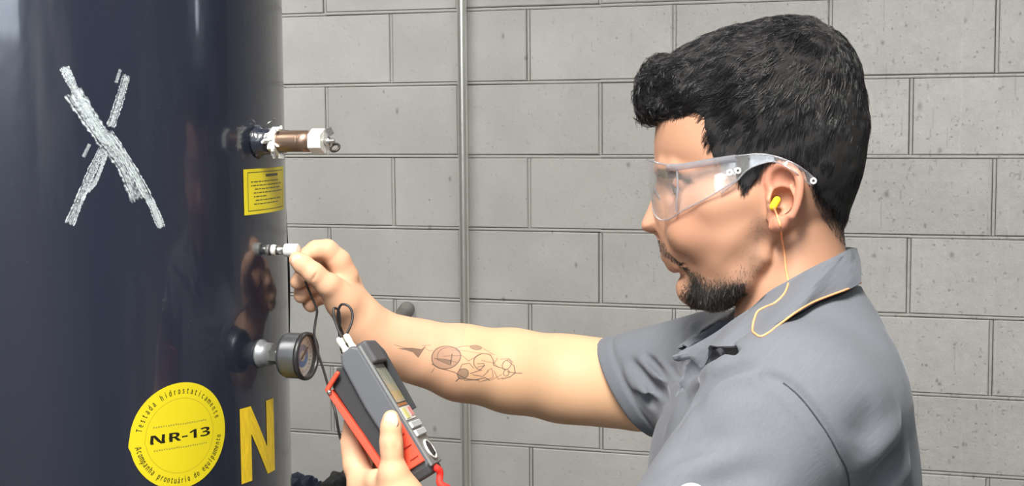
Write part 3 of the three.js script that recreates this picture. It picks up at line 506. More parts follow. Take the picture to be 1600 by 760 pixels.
// ---- head
const faceLine = outline([[1026, 192], [1023, 215], [1022, 238], [1024, 256], [1031, 272], [1035, 286], [1036, 302], [1036, 325], [1034, 348], [1034, 366], [1037, 384], [1041, 397], [1049, 408], [1056, 420], [1063, 433], [1065, 446], [1069, 459], [1078, 470], [1092, 478], [1112, 482], [1136, 479], [1160, 465], [1182, 444], [1204, 420], [1226, 400], [1262, 385], [1300, 355], [1318, 325], [1334, 280], [1343, 230], [1343, 170], [1330, 115], [1300, 75], [1250, 54], [1190, 54], [1130, 70], [1080, 98], [1044, 140]], 60);
const faceW = grid2(widths([
  [1040, 160, 60], [1100, 100, 64], [1180, 90, 70], [1260, 90, 70], [1320, 150, 68], [1200, 160, 76], [1280, 200, 76], [1320, 260, 68], [1290, 320, 66],
  [1040, 225, 57], [1080, 225, 61], [1120, 220, 66], [1160, 230, 70], [1200, 240, 73],
  [1040, 275, 50], [1075, 285, 55], [1100, 285, 60], [1140, 285, 66.5], [1180, 290, 69], [1230, 300, 70],
  [1050, 320, 54], [1085, 325, 63], [1115, 320, 68], [1150, 315, 69.5], [1190, 330, 67], [1230, 350, 64],
  [1050, 360, 48], [1080, 360, 59], [1110, 360, 65], [1150, 365, 66], [1190, 375, 64], [1215, 390, 61],
  [1055, 400, 38], [1080, 400, 50], [1110, 405, 57.5], [1150, 415, 61], [1185, 425, 58],
  [1065, 440, 33], [1085, 445, 40], [1110, 452, 46], [1140, 455, 50], [1160, 450, 53], [1085, 475, 34], [1115, 480, 40]], 0.0125), -0.14, -0.16, 0.14, 0.18);
const faceBase = inflate(faceLine, faceW, 0.046, 1.85);
const noseLine = outline([[1030, 268], [1026, 284], [1021, 302], [1013, 324], [1006, 340], [1002, 351], [1004, 359], [1011, 363], [1022, 366], [1031, 372], [1044, 374], [1056, 368], [1058, 350], [1052, 320], [1046, 290], [1040, 270]], 4, 0.001);
const noseW = grid2(widths([[1026, 275, 8], [1024, 300, 9.5], [1014, 325, 12], [1005, 350, 13], [1015, 362, 13], [1030, 368, 14], [1045, 290, 15], [1045, 325, 19], [1040, 350, 18.5], [1050, 365, 18]], 0.007), -0.14, -0.08, -0.05, 0.05, 0.002);
const noseBase = inflate(noseLine, noseW, 0.0125, 1.9);
const neckLine = outline([[1150, 470], [1146, 510], [1146, 560], [1160, 620], [1350, 620], [1346, 540], [1334, 440], [1322, 395], [1318, 365], [1312, 320], [1270, 290], [1210, 320], [1170, 400], [1152, 440]], 60);
const neckW = grid2(widths([[1160, 420, 50], [1170, 470, 54], [1170, 560, 62], [1250, 340, 58], [1250, 420, 58], [1250, 480, 62], [1300, 380, 52], [1320, 480, 58], [1250, 600, 85]], 0.02), -0.14, -0.26, 0.16, 0.05);
const neckBase = inflate(neckLine, neckW, 0.052, 2);
const both = (f) => (x, y, z) => f(x, y, Math.abs(z));
const cap = (a, ra, b, rb) => { const A = [...a, ra], B = [...b, rb]; return (x, y, z) => seg(x, y, z, A, B); };
// features on one side (|z|)
const eyeC = H(1073, 291, 0.032);
const brow = chain([[...H(1032, 266, 0.010), 0.0055], [...H(1040, 262, 0.026), 0.0058], [...H(1056, 264, 0.040), 0.0055], [...H(1078, 273, 0.0505), 0.0045]], 0.004);
const zyg = chain([[...H(1082, 322, 0.045), 0.011], [...H(1110, 318, 0.0560), 0.0095], [...H(1160, 308, 0.0610), 0.008]], 0.01);
const socket = ell(H(1056, 290, 0.030), [0.014, 0.0125, 0.019]);
const lidBall = ell(eyeC, [0.0128, 0.0128, 0.0132]);
const lidSlit = chain([[...H(1051, 292, 0.023), 0.0014], [...H(1052, 295, 0.032), 0.0036], [...H(1062, 298, 0.0435), 0.0014]]);
const ala = ell(H(1044, 357, 0.0125), [0.0095, 0.0085, 0.0065]);
const nostril = ell(H(1029, 368, 0.0068), [0.0075, 0.004, 0.0034]);
const nasolab = chain([[...H(1057, 352, 0.0235), 0.0012], [...H(1064, 372, 0.030), 0.0022], [...H(1072, 394, 0.034), 0.002], [...H(1078, 410, 0.036), 0.001]]);
const cheekPad = ell(H(1085, 362, 0.036), [0.023, 0.021, 0.020]);
const lipU = chain([[...H(1042, 401, 0.0), 0.0048], [...H(1045, 402, 0.008), 0.0048], [...H(1054, 407, 0.017), 0.0038], [...H(1067, 412, 0.0245), 0.0018]], 0.003);
const lipL = chain([[...H(1051, 414, 0.0), 0.0056], [...H(1054, 415, 0.009), 0.0054], [...H(1061, 415, 0.017), 0.0042], [...H(1069, 413, 0.0245), 0.0016]], 0.003);
const mouthCut = chain([[...H(1041, 407.5, 0.0), 0.0008], [...H(1047, 408.5, 0.010), 0.0009], [...H(1058, 411, 0.020), 0.0009], [...H(1070, 414, 0.028), 0.0012]]);
const muzzle = ell(H(1062, 388, 0.0), [0.0155, 0.020, 0.026]);
const chinBall = ell(H(1080, 452, 0.0), [0.0125, 0.0135, 0.019]);
const labioMental = chain([[...H(1056, 430, 0.0), 0.0022], [...H(1064, 430, 0.013), 0.0016]]);
const jawAngle = chain([[...H(1188, 402, 0.050), 0.008], [...H(1160, 438, 0.044), 0.008], [...H(1115, 461, 0.031), 0.007]], 0.01);
// ear: traced at z = 72 mm, its rear standing out from the skull
const E3 = (x, y, dz = 0) => { const q = H(x, 256 + (y - 254) * 1.06, 0.077), out = clamp((x - 1200) / 55) * 0.013; return [q[0], q[1], 0.0705 + out + dz / 1000]; };
const fine = (pts, n = 5) => { const c = curveOf(pts.map((p) => V(p[0], p[1], p[2]))), m = (pts.length - 1) * n, o = []; for (let i = 0; i <= m; i++) { const p = c.getPoint(i / m), k = Math.min(pts.length - 2, Math.floor(i / n)), t = i / n - k; o.push([p.x, p.y, p.z, lerp(pts[k][3], pts[k + 1][3], t)]); } return o; };
const helix = chain(fine([[...E3(1206, 296, -1.5), 0.0020], [...E3(1200, 282, -0.5), 0.0030], [...E3(1203, 267), 0.0034], [...E3(1213, 258), 0.0036], [...E3(1227, 257), 0.0036], [...E3(1241, 264), 0.0037], [...E3(1249, 279), 0.0038], [...E3(1249, 297), 0.0036], [...E3(1245, 315), 0.0034], [...E3(1238, 330), 0.0036]]), 0);
const earPlate = chain([[...E3(1222, 276, -4.5), 0.0042], [...E3(1238, 300, -4.5), 0.0046], [...E3(1226, 330, -4.0), 0.0042]], 0.006);
const earDisc = ell([...E3(1226, 292, -6)], [0.0145, 0.0225, 0.0042]);
const antihelix = chain(fine([[...E3(1222, 272, -1.8), 0.0018], [...E3(1234, 284, 0.2), 0.0026], [...E3(1237, 302, 0.8), 0.0028], [...E3(1231, 319, 0.9), 0.0028], [...E3(1220, 327, 1.0), 0.0026]]), 0);
const lobe = chain([[...E3(1232, 330, -1), 0.0048], [...E3(1220, 342, -2), 0.0056], [...E3(1209, 347, -3), 0.0046]], 0.005);
const tragus = chain([[...E3(1206, 297, -0.5), 0.0030], [...E3(1205, 307, 2.2), 0.0040], [...E3(1205, 317, 0.8), 0.0034], [...E3(1204, 336, -3), 0.0032]], 0.003);
const concha = ell(E3(1222, 309, -0.5), [0.0092, 0.0120, 0.0170]), fossa = ell(E3(1220, 280, 0.4), [0.0090, 0.0085, 0.0075]);
const canal = ell(E3(1213, 311, -10), [0.0042, 0.0055, 0.012]);
const earBack = chain([[...H(1214, 275, 0.062), 0.006], [...H(1222, 300, 0.064), 0.008], [...H(1214, 330, 0.060), 0.007]], 0.01);
const earBox = E3(1224, 302);
function headField(x, y, z) {
  const a = Math.abs(z);
  let d = faceBase(x, y, z);
  const nk = neckBase(x, y, z); d = smin(d, nk, 0.004);
  if (x < 0.06 && y > -0.12) {
    d = smin(d, brow(x, y, a), 0.008); d = smax(d, -socket(x, y, a), 0.010); d = smin(d, zyg(x, y, a), 0.016); d = smin(d, cheekPad(x, y, a), 0.014);
    d = smin(d, noseBase(x, y, z), 0.007); d = smin(d, ala(x, y, a), 0.0035);
    let lid = lidBall(x, y, a); lid = smax(lid, -lidSlit(x, y, a), 0.001); d = smin(d, lid, 0.003);
    d = smin(d, muzzle(x, y, z), 0.012); d = smin(d, chinBall(x, y, z), 0.012); d = smax(d, -nasolab(x, y, a), 0.010); d = smax(d, -labioMental(x, y, a), 0.008);
    d = smin(d, lipU(x, y, a), 0.004); d = smin(d, lipL(x, y, a), 0.004); d = smax(d, -mouthCut(x, y, a), 0.0022); d = smax(d, -nostril(x, y, a), 0.002);
    d = smin(d, jawAngle(x, y, a), 0.016);
  }
  const ex = x - earBox[0], ey = y - earBox[1], ez = a - earBox[2];
  if (ex * ex + ey * ey + ez * ez < 0.0025) {
    let e = smin(earDisc(x, y, a), earPlate(x, y, a), 0.004); e = smin(e, lobe(x, y, a), 0.005); e = smin(e, earBack(x, y, a), 0.006);
    e = smin(e, antihelix(x, y, a), 0.0025); e = smax(e, -concha(x, y, a), 0.0022); e = smax(e, -fossa(x, y, a), 0.003); e = smin(e, helix(x, y, a), 0.0022); e = smin(e, tragus(x, y, a), 0.0025);
    d = smin(d, e, 0.004); d = smax(d, -canal(x, y, a), 0.002); d = smax(d, -concha(x, y, a), 0.002);
  }
  return d;
}
// ---- arms and hands (skin)
const J = (x, y, d, r) => [...D(x, y, d), r / 1000];
const armR = [J(1110, 590, 1.45, 50), J(1000, 602, 1.50, 43.5), J(940, 598, 1.525, 42), J(880, 592, 1.535, 43), J(800, 580, 1.525, 41), J(720, 567, 1.51, 36.5), J(650, 549, 1.495, 29.5), J(605, 533, 1.478, 23.5), J(580, 518, 1.467, 21.5)];
const armRF = chain(armR, 0.02);
const palmR = [J(564, 505, 1.465, 21), J(545, 474, 1.462, 18.5), J(534, 442, 1.460, 15.5)];
const palmR2 = [J(564, 510, 1.475, 20), J(546, 476, 1.488, 16.5), J(536, 450, 1.492, 14)];
const thenarR = [J(562, 492, 1.455, 18), J(535, 470, 1.440, 15.5), J(517, 447, 1.428, 12)];
const fing = (pts) => chain(pts, 0.004);
const thumbR = fing([J(538, 474, 1.440, 13.5), J(512, 446, 1.422, 11.0), J(490, 427, 1.416, 10.3), J(473, 413, 1.416, 9.4), J(464, 406, 1.417, 8.0)]);
const indexR = fing([J(540, 432, 1.452, 13.5), J(529, 408, 1.446, 11.6), J(511, 391, 1.440, 10.4), J(494, 391, 1.436, 9.4), J(480, 398, 1.434, 8.2)]);
const midR = fing([J(545, 442, 1.468, 12.5), J(520, 420, 1.462, 11), J(494, 420, 1.458, 9.8), J(474, 432, 1.453, 8.6), J(465, 441, 1.450, 7.8)]);
const ringR = fing([J(545, 455, 1.485, 12), J(517, 440, 1.480, 10.5), J(490, 445, 1.474, 9.2), J(473, 457, 1.468, 8.3), J(471, 463, 1.466, 7.6)]);
const pinkR = fing([J(548, 470, 1.498, 11), J(522, 460, 1.492, 9.4), J(500, 463, 1.486, 8.2), J(485, 473, 1.478, 7.6), J(486, 478, 1.474, 7.0)]);
const palmRF = chain(palmR, 0.012), palmR2F = chain(palmR2, 0.012), thenarRF = chain(thenarR, 0.012);
const creaseR = [chain([J(497, 402, 1.4215, 0.9), J(501, 412, 1.420, 0.9)]), chain([J(489, 437, 1.4065, 0.7), J(497, 425, 1.4045, 0.8), J(501, 417, 1.407, 0.6)])];
function armRField(x, y, z) {
  let d = armRF(x, y, z); d = smin(d, smin(palmRF(x, y, z), palmR2F(x, y, z), 0.016), 0.018);
  if (x < -0.30) {
    d = smin(d, thenarRF(x, y, z), 0.012);
    let f = indexR(x, y, z); f = smin(f, midR(x, y, z), 0.0025); f = smin(f, ringR(x, y, z), 0.0025); f = smin(f, pinkR(x, y, z), 0.0025);
    d = smin(d, f, 0.006); d = smin(d, thumbR(x, y, z), 0.005);
    for (const c of creaseR) d = smax(d, -c(x, y, z), 0.002);
  }
  return d;
}
const armL = [J(1220, 660, 1.12, 50), J(990, 985, 1.075, 44), J(940, 960, 1.085, 43), J(860, 915, 1.115, 38), J(760, 875, 1.16, 30), J(690, 848, 1.195, 26)];
const armLF = chain(armL, 0.02);
const palmL = chain([J(690, 848, 1.205, 24), J(645, 818, 1.212, 24), J(600, 790, 1.222, 20), J(572, 768, 1.228, 16)], 0.015), palmL2 = chain([J(690, 850, 1.22, 22), J(640, 830, 1.245, 20), J(590, 800, 1.26, 17)], 0.015);
const thenarL = chain([J(650, 812, 1.200, 20), J(628, 780, 1.192, 17), J(615, 745, 1.187, 12.5)], 0.012);
const thumbL = chain([J(622, 765, 1.190, 13), J(614, 735, 1.1855, 10.2), J(612, 705, 1.1845, 8.7), J(611, 690, 1.1845, 8.9), J(611, 668, 1.185, 8.3), J(611, 654, 1.1855, 7.0)], 0.004);
const webL = chain([J(612, 760, 1.192, 9), J(590, 752, 1.205, 9), J(570, 752, 1.222, 10)], 0.006);
const indexL = chain([J(572, 768, 1.228, 13), J(557, 728, 1.236, 11), J(548, 692, 1.245, 10), J(546, 668, 1.255, 9), J(552, 652, 1.268, 7.6)], 0.004);
const midL = chain([J(580, 788, 1.245, 13), J(562, 748, 1.262, 11), J(566, 712, 1.280, 9.5), J(590, 700, 1.290, 8.4), J(606, 700, 1.291, 7.6)], 0.004);
const ringL = chain([J(592, 805, 1.258, 12.5), J(576, 770, 1.278, 10.5), J(584, 738, 1.293, 9), J(606, 730, 1.298, 8), J(620, 732, 1.297, 7.4)], 0.004);
const pinkL = chain([J(606, 818, 1.265, 11.5), J(596, 790, 1.284, 9.5), J(604, 764, 1.295, 8), J(622, 757, 1.298, 7.2), J(634, 760, 1.297, 6.8)], 0.004);
const nailCut = chain([J(606, 668, 1.1787, 0.7), J(611, 670, 1.1778, 0.7), J(616, 668, 1.1787, 0.7)]);
const creaseL = [chain([J(602, 692, 1.178, 0.5), J(611, 694, 1.1767, 0.8), J(620, 692, 1.178, 0.5)]), chain([J(603, 698, 1.178, 0.4), J(611, 700, 1.1767, 0.6), J(619, 698, 1.178, 0.4)])];
function armLField(x, y, z) {
  let d = armLF(x, y, z); d = smin(d, smin(palmL(x, y, z), palmL2(x, y, z), 0.016), 0.018);
  if (x < -0.15) {
    d = smin(d, thenarL(x, y, z), 0.012); d = smin(d, webL(x, y, z), 0.010);
    let f = indexL(x, y, z); f = smin(f, midL(x, y, z), 0.0025); f = smin(f, ringL(x, y, z), 0.0025); f = smin(f, pinkL(x, y, z), 0.0025);
    d = smin(d, f, 0.006); d = smin(d, thumbL(x, y, z), 0.006);
    for (const c of creaseL) d = smax(d, -c(x, y, z), 0.0015);
  }
  return d;
}
// ---- shirt
const lv = [[452, 1215, 1333, 40], [475, 1185, 1340, 60], [500, 1152, 1353, 92], [530, 1118, 1371, 132], [560, 1092, 1386, 162], [600, 1062, 1402, 174], [650, 1036, 1415, 174], [700, 1020, 1424, 170], [760, 1012, 1431, 166], [900, 1012, 1440, 164], [1100, 1020, 1445, 166], [1330, 1016, 1452, 176], [1420, 1022, 1450, 172]]
  .map(([y, f, b, w]) => { const A = H(f, y), B = H(b, y); return [A[1], (A[0] + B[0]) / 2, (B[0] - A[0]) / 2, w / 1000]; });
const lvAt = (y) => { if (y >= lv[0][0]) return lv[0]; let i = 0; while (i < lv.length - 2 && y < lv[i + 1][0]) i++; const t = clamp((lv[i][0] - y) / (lv[i][0] - lv[i + 1][0])), g = (k) => { const p0 = lv[Math.max(0, i - 1)][k], p1 = lv[i][k], p2 = lv[i + 1][k], p3 = lv[Math.min(lv.length - 1, i + 2)][k]; return 0.5 * (2 * p1 + (p2 - p0) * t + (2 * p0 - 5 * p1 + 4 * p2 - p3) * t * t + (3 * p1 - p0 - 3 * p2 + p3) * t * t * t); }; return [y, g(1), g(2), g(3)]; };
const lvT = []; for (let i = 0; i <= 700; i++) lvT.push(lvAt(0.0 - i * 0.001));
const TW = 0.16, cT = Math.cos(TW), sT = Math.sin(TW);
function torso(x, y, z) {
  const li = clamp(-y * 1000, 0, 699), l0 = Math.floor(li), lf = li - l0, La = lvT[l0], Lb = lvT[l0 + 1], L = [0, lerp(La[1], Lb[1], lf), lerp(La[2], Lb[2], lf), lerp(La[3], Lb[3], lf)], top = lv[0][0];
  const dx = x - L[1], X = dx * cT - z * sT, Z = dx * sT + z * cT, u = Math.abs(X) / L[2], v = Math.abs(Z) / L[3], p = 2.25, g = Math.pow(Math.pow(u, p) + Math.pow(v, p), 1 / p);
  const a = g > 1e-6 ? Math.pow(u / g, p - 1) / L[2] : 0, b = g > 1e-6 ? Math.pow(v / g, p - 1) / L[3] : 1 / L[3];
  const slope = lerp(1.05, 1.55, sst(-0.24, -0.11, y));
  return Math.max((g - 1) / Math.max(Math.hypot(a, b), 3) / slope, y - top);
}
const shN = [...H(1240, 640, 0.150), 0.066], elN = J(988, 988, 1.075, 60), shF = [...H(1112, 585, -0.150), 0.063];
const hemN = shN.map((v, i) => lerp(v, elN[i], 0.80));
const slN = (x, y, z) => seg(x, y, z, shN, hemN);
const slFend = J(925, 610, 1.525, 50);
const slF = (x, y, z) => seg(x, y, z, shF, slFend);
const planeOf = (a, b, c, inside) => { const A = V(...a), n = V(...b).sub(A).cross(V(...c).sub(A)).normalize(); if (n.dot(V(...inside).sub(A)) > 0) n.negate(); return [n.x, n.y, n.z, n.dot(A)]; };
const hemF = planeOf(D(942, 537, 1.51), D(1024, 682, 1.49), D(953, 602, 1.455), shF.slice(0, 3));
const hemFC = D(975, 606, 1.51);
const hemNP = (() => { const n = V(...elN.slice(0, 3)).sub(V(...shN.slice(0, 3))).normalize(), c = V(...shN.slice(0, 3)).lerp(V(...elN.slice(0, 3)), 0.70); return [n.x, n.y, n.z, n.dot(c)]; })();
const pl = (P, x, y, z) => P[0] * x + P[1] * y + P[2] * z - P[3];
const trapN = chain([[...H(1280, 538, 0.030), 0.040], [...H(1268, 588, 0.085), 0.050], [...H(1248, 645, 0.135), 0.058]], 0.03), trapF = chain([[...H(1245, 535, -0.030), 0.040], [...H(1190, 580, -0.085), 0.046], [...H(1130, 605, -0.135), 0.052]], 0.03);
function shirtBase(x, y, z) {
  let d = torso(x, y, z); d = smin(d, trapN(x, y, z), 0.05); d = smin(d, trapF(x, y, z), 0.05);
  let a = slF(x, y, z); a = smax(a, pl(hemF, x, y, z), 0.003);
  let b = slN(x, y, z); b = smax(b, pl(hemNP, x, y, z), 0.003);
  d = smin(d, a, 0.030); d = smin(d, b, 0.028);
  return d;
}
const toSurf = (f, px, py, off = 0) => {                          // first point of the field seen at a photograph pixel
  const dir = CAMP.clone().add(ray(px, py)).applyMatrix4(BI).sub(camB); let t = 0.85;
  for (let i = 0; i < 300; i++) { const d = f(camB.x + dir.x * t, camB.y + dir.y * t, camB.z + dir.z * t) - off; if (d < 0.0002) break; t += d * 0.6; if (t > 2) break; }
  return [camB.x + dir.x * t, camB.y + dir.y * t, camB.z + dir.z * t];
};
// folds: pixel paths laid on the surface; amplitude (mm, + is a ridge), half-width (mm)
const FOLDS = [
  [[[1160, 552], [1118, 575], [1086, 606], [1056, 648], [1030, 696]], 9, 8], [[[1196, 572], [1146, 580], [1106, 604], [1074, 644], [1050, 690]], -9, 6.5], [[[1214, 592], [1164, 592], [1122, 612], [1088, 650]], 6, 8],
  [[[980, 556], [1004, 584], [1030, 612], [1054, 634]], -11, 4.5], [[[990, 548], [1022, 580], [1056, 612]], 6, 5.5], [[[1002, 552], [1030, 578], [1060, 604]], -11, 4.5], [[[970, 568], [996, 604], [1034, 644]], 6, 5.5], [[[994, 604], [1014, 627], [1040, 652]], -11, 5], [[[1036, 566], [1054, 583], [1068, 596]], -7, 4], [[[1018, 560], [1046, 586], [1064, 600]], 5, 5], [[[966, 545], [973, 585], [994, 625], [1020, 658]], -2.5, 4],
  [[[1075, 500], [1066, 522], [1062, 545]], -3, 4], [[[1085, 500], [1078, 520], [1074, 545]], 3.5, 4], [[[1095, 500], [1087, 520], [1084, 540]], -3, 4],
  [[[1340, 750], [1362, 712], [1390, 680], [1412, 666]], 8, 12], [[[1356, 775], [1384, 735], [1416, 702]], -9, 11], [[[1335, 700], [1352, 664], [1378, 636]], -3, 15], [[[1376, 790], [1402, 748], [1426, 722]], 8, 11],
  [[[1030, 740], [1062, 708], [1110, 690], [1170, 690]], -6, 12], [[[1000, 790], [1060, 742], [1120, 722], [1200, 730]], 5, 14], [[[1050, 800], [1110, 764], [1170, 742], [1240, 748]], -6, 13], [[[1090, 650], [1150, 634], [1220, 650]], 4, 16],
].map(([p, a, w]) => { const c = p.map(([x, y]) => toSurf(shirtBase, x, y)); let lo = [9, 9, 9], hi = [-9, -9, -9]; for (const q of c) for (let i = 0; i < 3; i++) { lo[i] = Math.min(lo[i], q[i] - w * 0.0025); hi[i] = Math.max(hi[i], q[i] + w * 0.0025); } const n = c.length; return { c: curveOf(c.map((q) => V(...q))).getPoints(n * 3).map((q) => [q.x, q.y, q.z, 0]), a: a / 1000, w: w / 1000, lo, hi }; });
const SEAM = [[1196, 590], [1224, 599], [1246, 617], [1265, 639], [1281, 661], [1296, 684], [1310, 710], [1322, 733], [1327, 760], [1330, 800]].map(([x, y]) => toSurf(shirtBase, x, y));
const seamC = curveOf(SEAM.map((q) => V(...q))).getPoints(24).map((q) => [q.x, q.y, q.z, 0.0]);
const MOUTH = [[1150, 550, 3.2], [1122, 559, 7.5], [1100, 572, 10.5], [1084, 586, 10], [1075, 604, 5]], rayB = (px, py) => { const d = ray(px, py).transformDirection(BI); return [d.x, d.y, d.z]; };
const mouthF = [0.000, 0.013, 0.026, 0.040, 0.054].map((o) => chain(MOUTH.map(([x, y, r]) => { const p = toSurf(shirtBase, x, y), d = rayB(x, y); return [p[0] + d[0] * o, p[1] + d[1] * o, p[2] + d[2] * o, r / 1000 * (1 + 9 * o)]; }), 0.004));
const THROAT = [[1146, 499, 5], [1126, 508, 9], [1110, 518, 10], [1098, 530, 7]], throatF = [0.0, 0.014, 0.028, 0.044, 0.060].map((o) => chain(THROAT.map(([x, y, r]) => { const p = toSurf(shirtBase, x, y), d = rayB(x, y); return [p[0] + d[0] * o, p[1] + d[1] * o - o * 0.25, p[2] + d[2] * o, r / 1000 * (1 + 4 * o)]; }), 0.004));
const HEMST = 0.018, sq = [0, 0];
function segT(px, py, pz, a, b) { const bx = b[0] - a[0], by = b[1] - a[1], bz = b[2] - a[2], ax = px - a[0], ay = py - a[1], az = pz - a[2], h = clamp((ax * bx + ay * by + az * bz) / (bx * bx + by * by + bz * bz + 1e-12)); sq[0] = Math.hypot(ax - bx * h, ay - by * h, az - bz * h); sq[1] = h; return sq; }
const placket = chain([[...H(1128, 540, 0.006), 0.010], [...H(1092, 572, 0.014), 0.010], [...H(1066, 615, 0.022), 0.004]], 0.004);
function shirtField(x, y, z) {
  let d = shirtBase(x, y, z);
  if (Math.abs(d) < 0.03) {
    let disp = 0;
    for (const F of FOLDS) {
      if (x < F.lo[0] || x > F.hi[0] || y < F.lo[1] || y > F.hi[1] || z < F.lo[2] || z > F.hi[2]) continue;
      let m = 1e9, tt = 0; const n = F.c.length; for (let i = 0; i + 1 < n; i++) { const q = segT(x, y, z, F.c[i], F.c[i + 1]); if (q[0] < m) { m = q[0]; tt = (i + q[1]) / (n - 1); } }
      disp += F.a * Math.exp(-((m / F.w) ** 2)) * sst(0, 0.40, Math.min(tt, 1 - tt));
    }
    disp += 0.0022 * fbm(x * 18, y * 13, z * 18, 2);
    d -= disp;
    let m = 1e9; for (let i = 0; i + 1 < seamC.length; i++) m = Math.min(m, seg(x, y, z, seamC[i], seamC[i + 1]));
    d += 0.0024 * Math.exp(-((m / 0.0040) ** 2)) - 0.0010 * Math.exp(-(((m - 0.009) / 0.005) ** 2));
    const hp = pl(hemF, x, y, z); if (slF(x, y, z) < 0.02) d += 0.0016 * Math.exp(-(((hp + HEMST) / 0.003) ** 2));
  }
  d = smax(d, -placket(x, y, z), 0.004); if (x < 0.01 && y > -0.21 && y < -0.11) { for (const f of mouthF) d = smax(d, -f(x, y, z), 0.003); } if (x < 0.02 && y > -0.20) for (const f of throatF) d = smax(d, -f(x, y, z), 0.004);
  // hollow sleeve end, thickness of cloth 2 mm
  const hf = pl(hemF, x, y, z); if (hf > -0.07) { const s = slF(x, y, z); if (s < 0.01) d = Math.max(d, -Math.max(s + 0.009, -0.016 - hf)); }
  const hn = pl(hemNP, x, y, z); if (hn > -0.05) { const s = slN(x, y, z); if (s < 0.01) d = Math.max(d, -Math.max(s + 0.0065, -0.03 - hn)); }
  return d;
}
// ---- build the person
const person = new THREE.Group(); person.name = numbered('person'); scene.add(person);
person.position.copy(BO); person.quaternion.setFromRotationMatrix(frame(BX, BY, BZ, V(0, 0, 0))); person.updateMatrixWorld(true);
person.userData.label = 'man with dark hair and beard in a grey polo shirt, reaching to the tank'; person.userData.category = 'person';
const UP = [BX.y, BY.y, BZ.y], heightOf = (x, y, z) => BO.y + UP[0] * x + UP[1] * y + UP[2] * z;
const t0 = Date.now(), lap = (s) => console.log(s, Date.now() - t0);
// tattoo and skin grain share one map: the left half of the map is plain skin, the right half the forearm unrolled
const skinTex = canvas(2048, 1024, (c) => {
  c.fillStyle = '#ffffff'; c.fillRect(0, 0, 2048, 1024);
  // unrolled forearm: u 0.5..1 runs from the wrist to the sleeve along 0.30 m, v over 0.30 m of girth
  const S = 1024 / 0.30, TH = 0.68, X = (px) => 1024 + (px - 590) * 0.000735 * S * 0.92, Y = (py, px) => 512 + (py - (0.262 * (px - 605) + 527 - 0.00026 * (px - 605) ** 2 + 2)) * 0.00068 * S;
  const P = (pts, w, col, closed, fill) => { c.beginPath(); pts.forEach(([x, y], i) => i ? c.lineTo(X(x), Y(y, x)) : c.moveTo(X(x), Y(y, x))); if (closed) c.closePath(); if (fill) { c.fillStyle = fill; c.fill(); } if (w) { c.strokeStyle = col; c.lineWidth = w * TH; c.stroke(); } };
  const ov = (x, y, a, b, r = 0, s = 0, e = 6.283, n = 40) => { const q = []; for (let i = 0; i <= n; i++) { const t = lerp(s, e, i / n), u = Math.cos(t) * a, v = Math.sin(t) * b; q.push([x + u * Math.cos(r) - v * Math.sin(r), y + u * Math.sin(r) + v * Math.cos(r)]); } return q; };
  c.lineCap = c.lineJoin = 'round'; const ink = 'rgba(84,96,116,0.66)', soft = 'rgba(104,114,130,0.56)', wash = 'rgba(110,122,138,0.46)', wash2 = 'rgba(120,132,148,0.32)';
  P([[655, 549], [660, 541], [653, 567], [643, 556], [630, 551], [620, 549], [640, 547]], 3, soft, true, 'rgba(96,108,124,0.6)'); P([[612, 541], [628, 547], [642, 548]], 4, soft); P([[655, 540], [668, 536]], 4, soft);
  P(ov(694, 559, 21, 26, 0.15), 5, ink, true, wash2); P(ov(697, 556, 16, 20, 0.2, 2.2, 5.6), 4, soft); P([[677, 566], [690, 572], [704, 576], [703, 566], [690, 566]], 3, soft, true, wash); P([[702, 552], [703, 572]], 5, ink); P([[692, 566], [712, 568]], 4, soft); P([[676, 578], [690, 585], [712, 586], [730, 593], [752, 595]], 5, ink);
  P(ov(736, 530, 9, 6), 3, soft, true, wash); P([[706, 536], [716, 530], [728, 527]], 4, soft); P([[745, 528], [752, 534], [766, 543]], 4, soft); P([[700, 543], [716, 541], [740, 543], [762, 542]], 3, soft);
  P(ov(752, 560, 16, 17, 0, 1.6, 5.2), 5, ink); P([[760, 544], [766, 556], [768, 566], [776, 568], [786, 570]], 5, ink); P([[748, 558], [756, 560], [768, 561]], 4, soft); P([[742, 566], [752, 564], [754, 568], [744, 572]], 4, ink); P([[754, 568], [748, 578], [736, 584]], 5, ink);
  P(ov(725, 586, 8, 9), 4, ink, true, wash); P([[718, 580], [720, 570], [730, 566], [738, 574]], 4, ink); P([[719, 600], [722, 594]], 6, ink); P([[690, 560], [716, 552], [728, 562], [738, 552], [744, 546]], 4, soft);
  P([[730, 596], [748, 594], [760, 590], [768, 594]], 5, ink); P([[740, 586], [756, 588], [762, 578]], 4, ink); P([[760, 578], [766, 572], [772, 588], [758, 596]], 4, soft);
  P(ov(787, 561, 6, 10, 0.2), 4, ink); P([[786, 552], [798, 562], [802, 574], [796, 582], [786, 588]], 5, ink); P([[776, 552], [788, 548], [796, 556]], 4, soft); P([[770, 576], [780, 590], [786, 586]], 4, soft); P([[790, 574], [804, 574], [812, 573]], 5, ink); P(ov(789, 576, 4, 6), 4, ink); P([[776, 569], [768, 562], [772, 550]], 4, soft); P([[682, 585], [680, 594]], 4, soft); P([[752, 598], [772, 592], [784, 580]], 3, soft); P([[660, 545], [668, 552], [672, 548]], 3, soft);
});
skinTex.flipY = false;
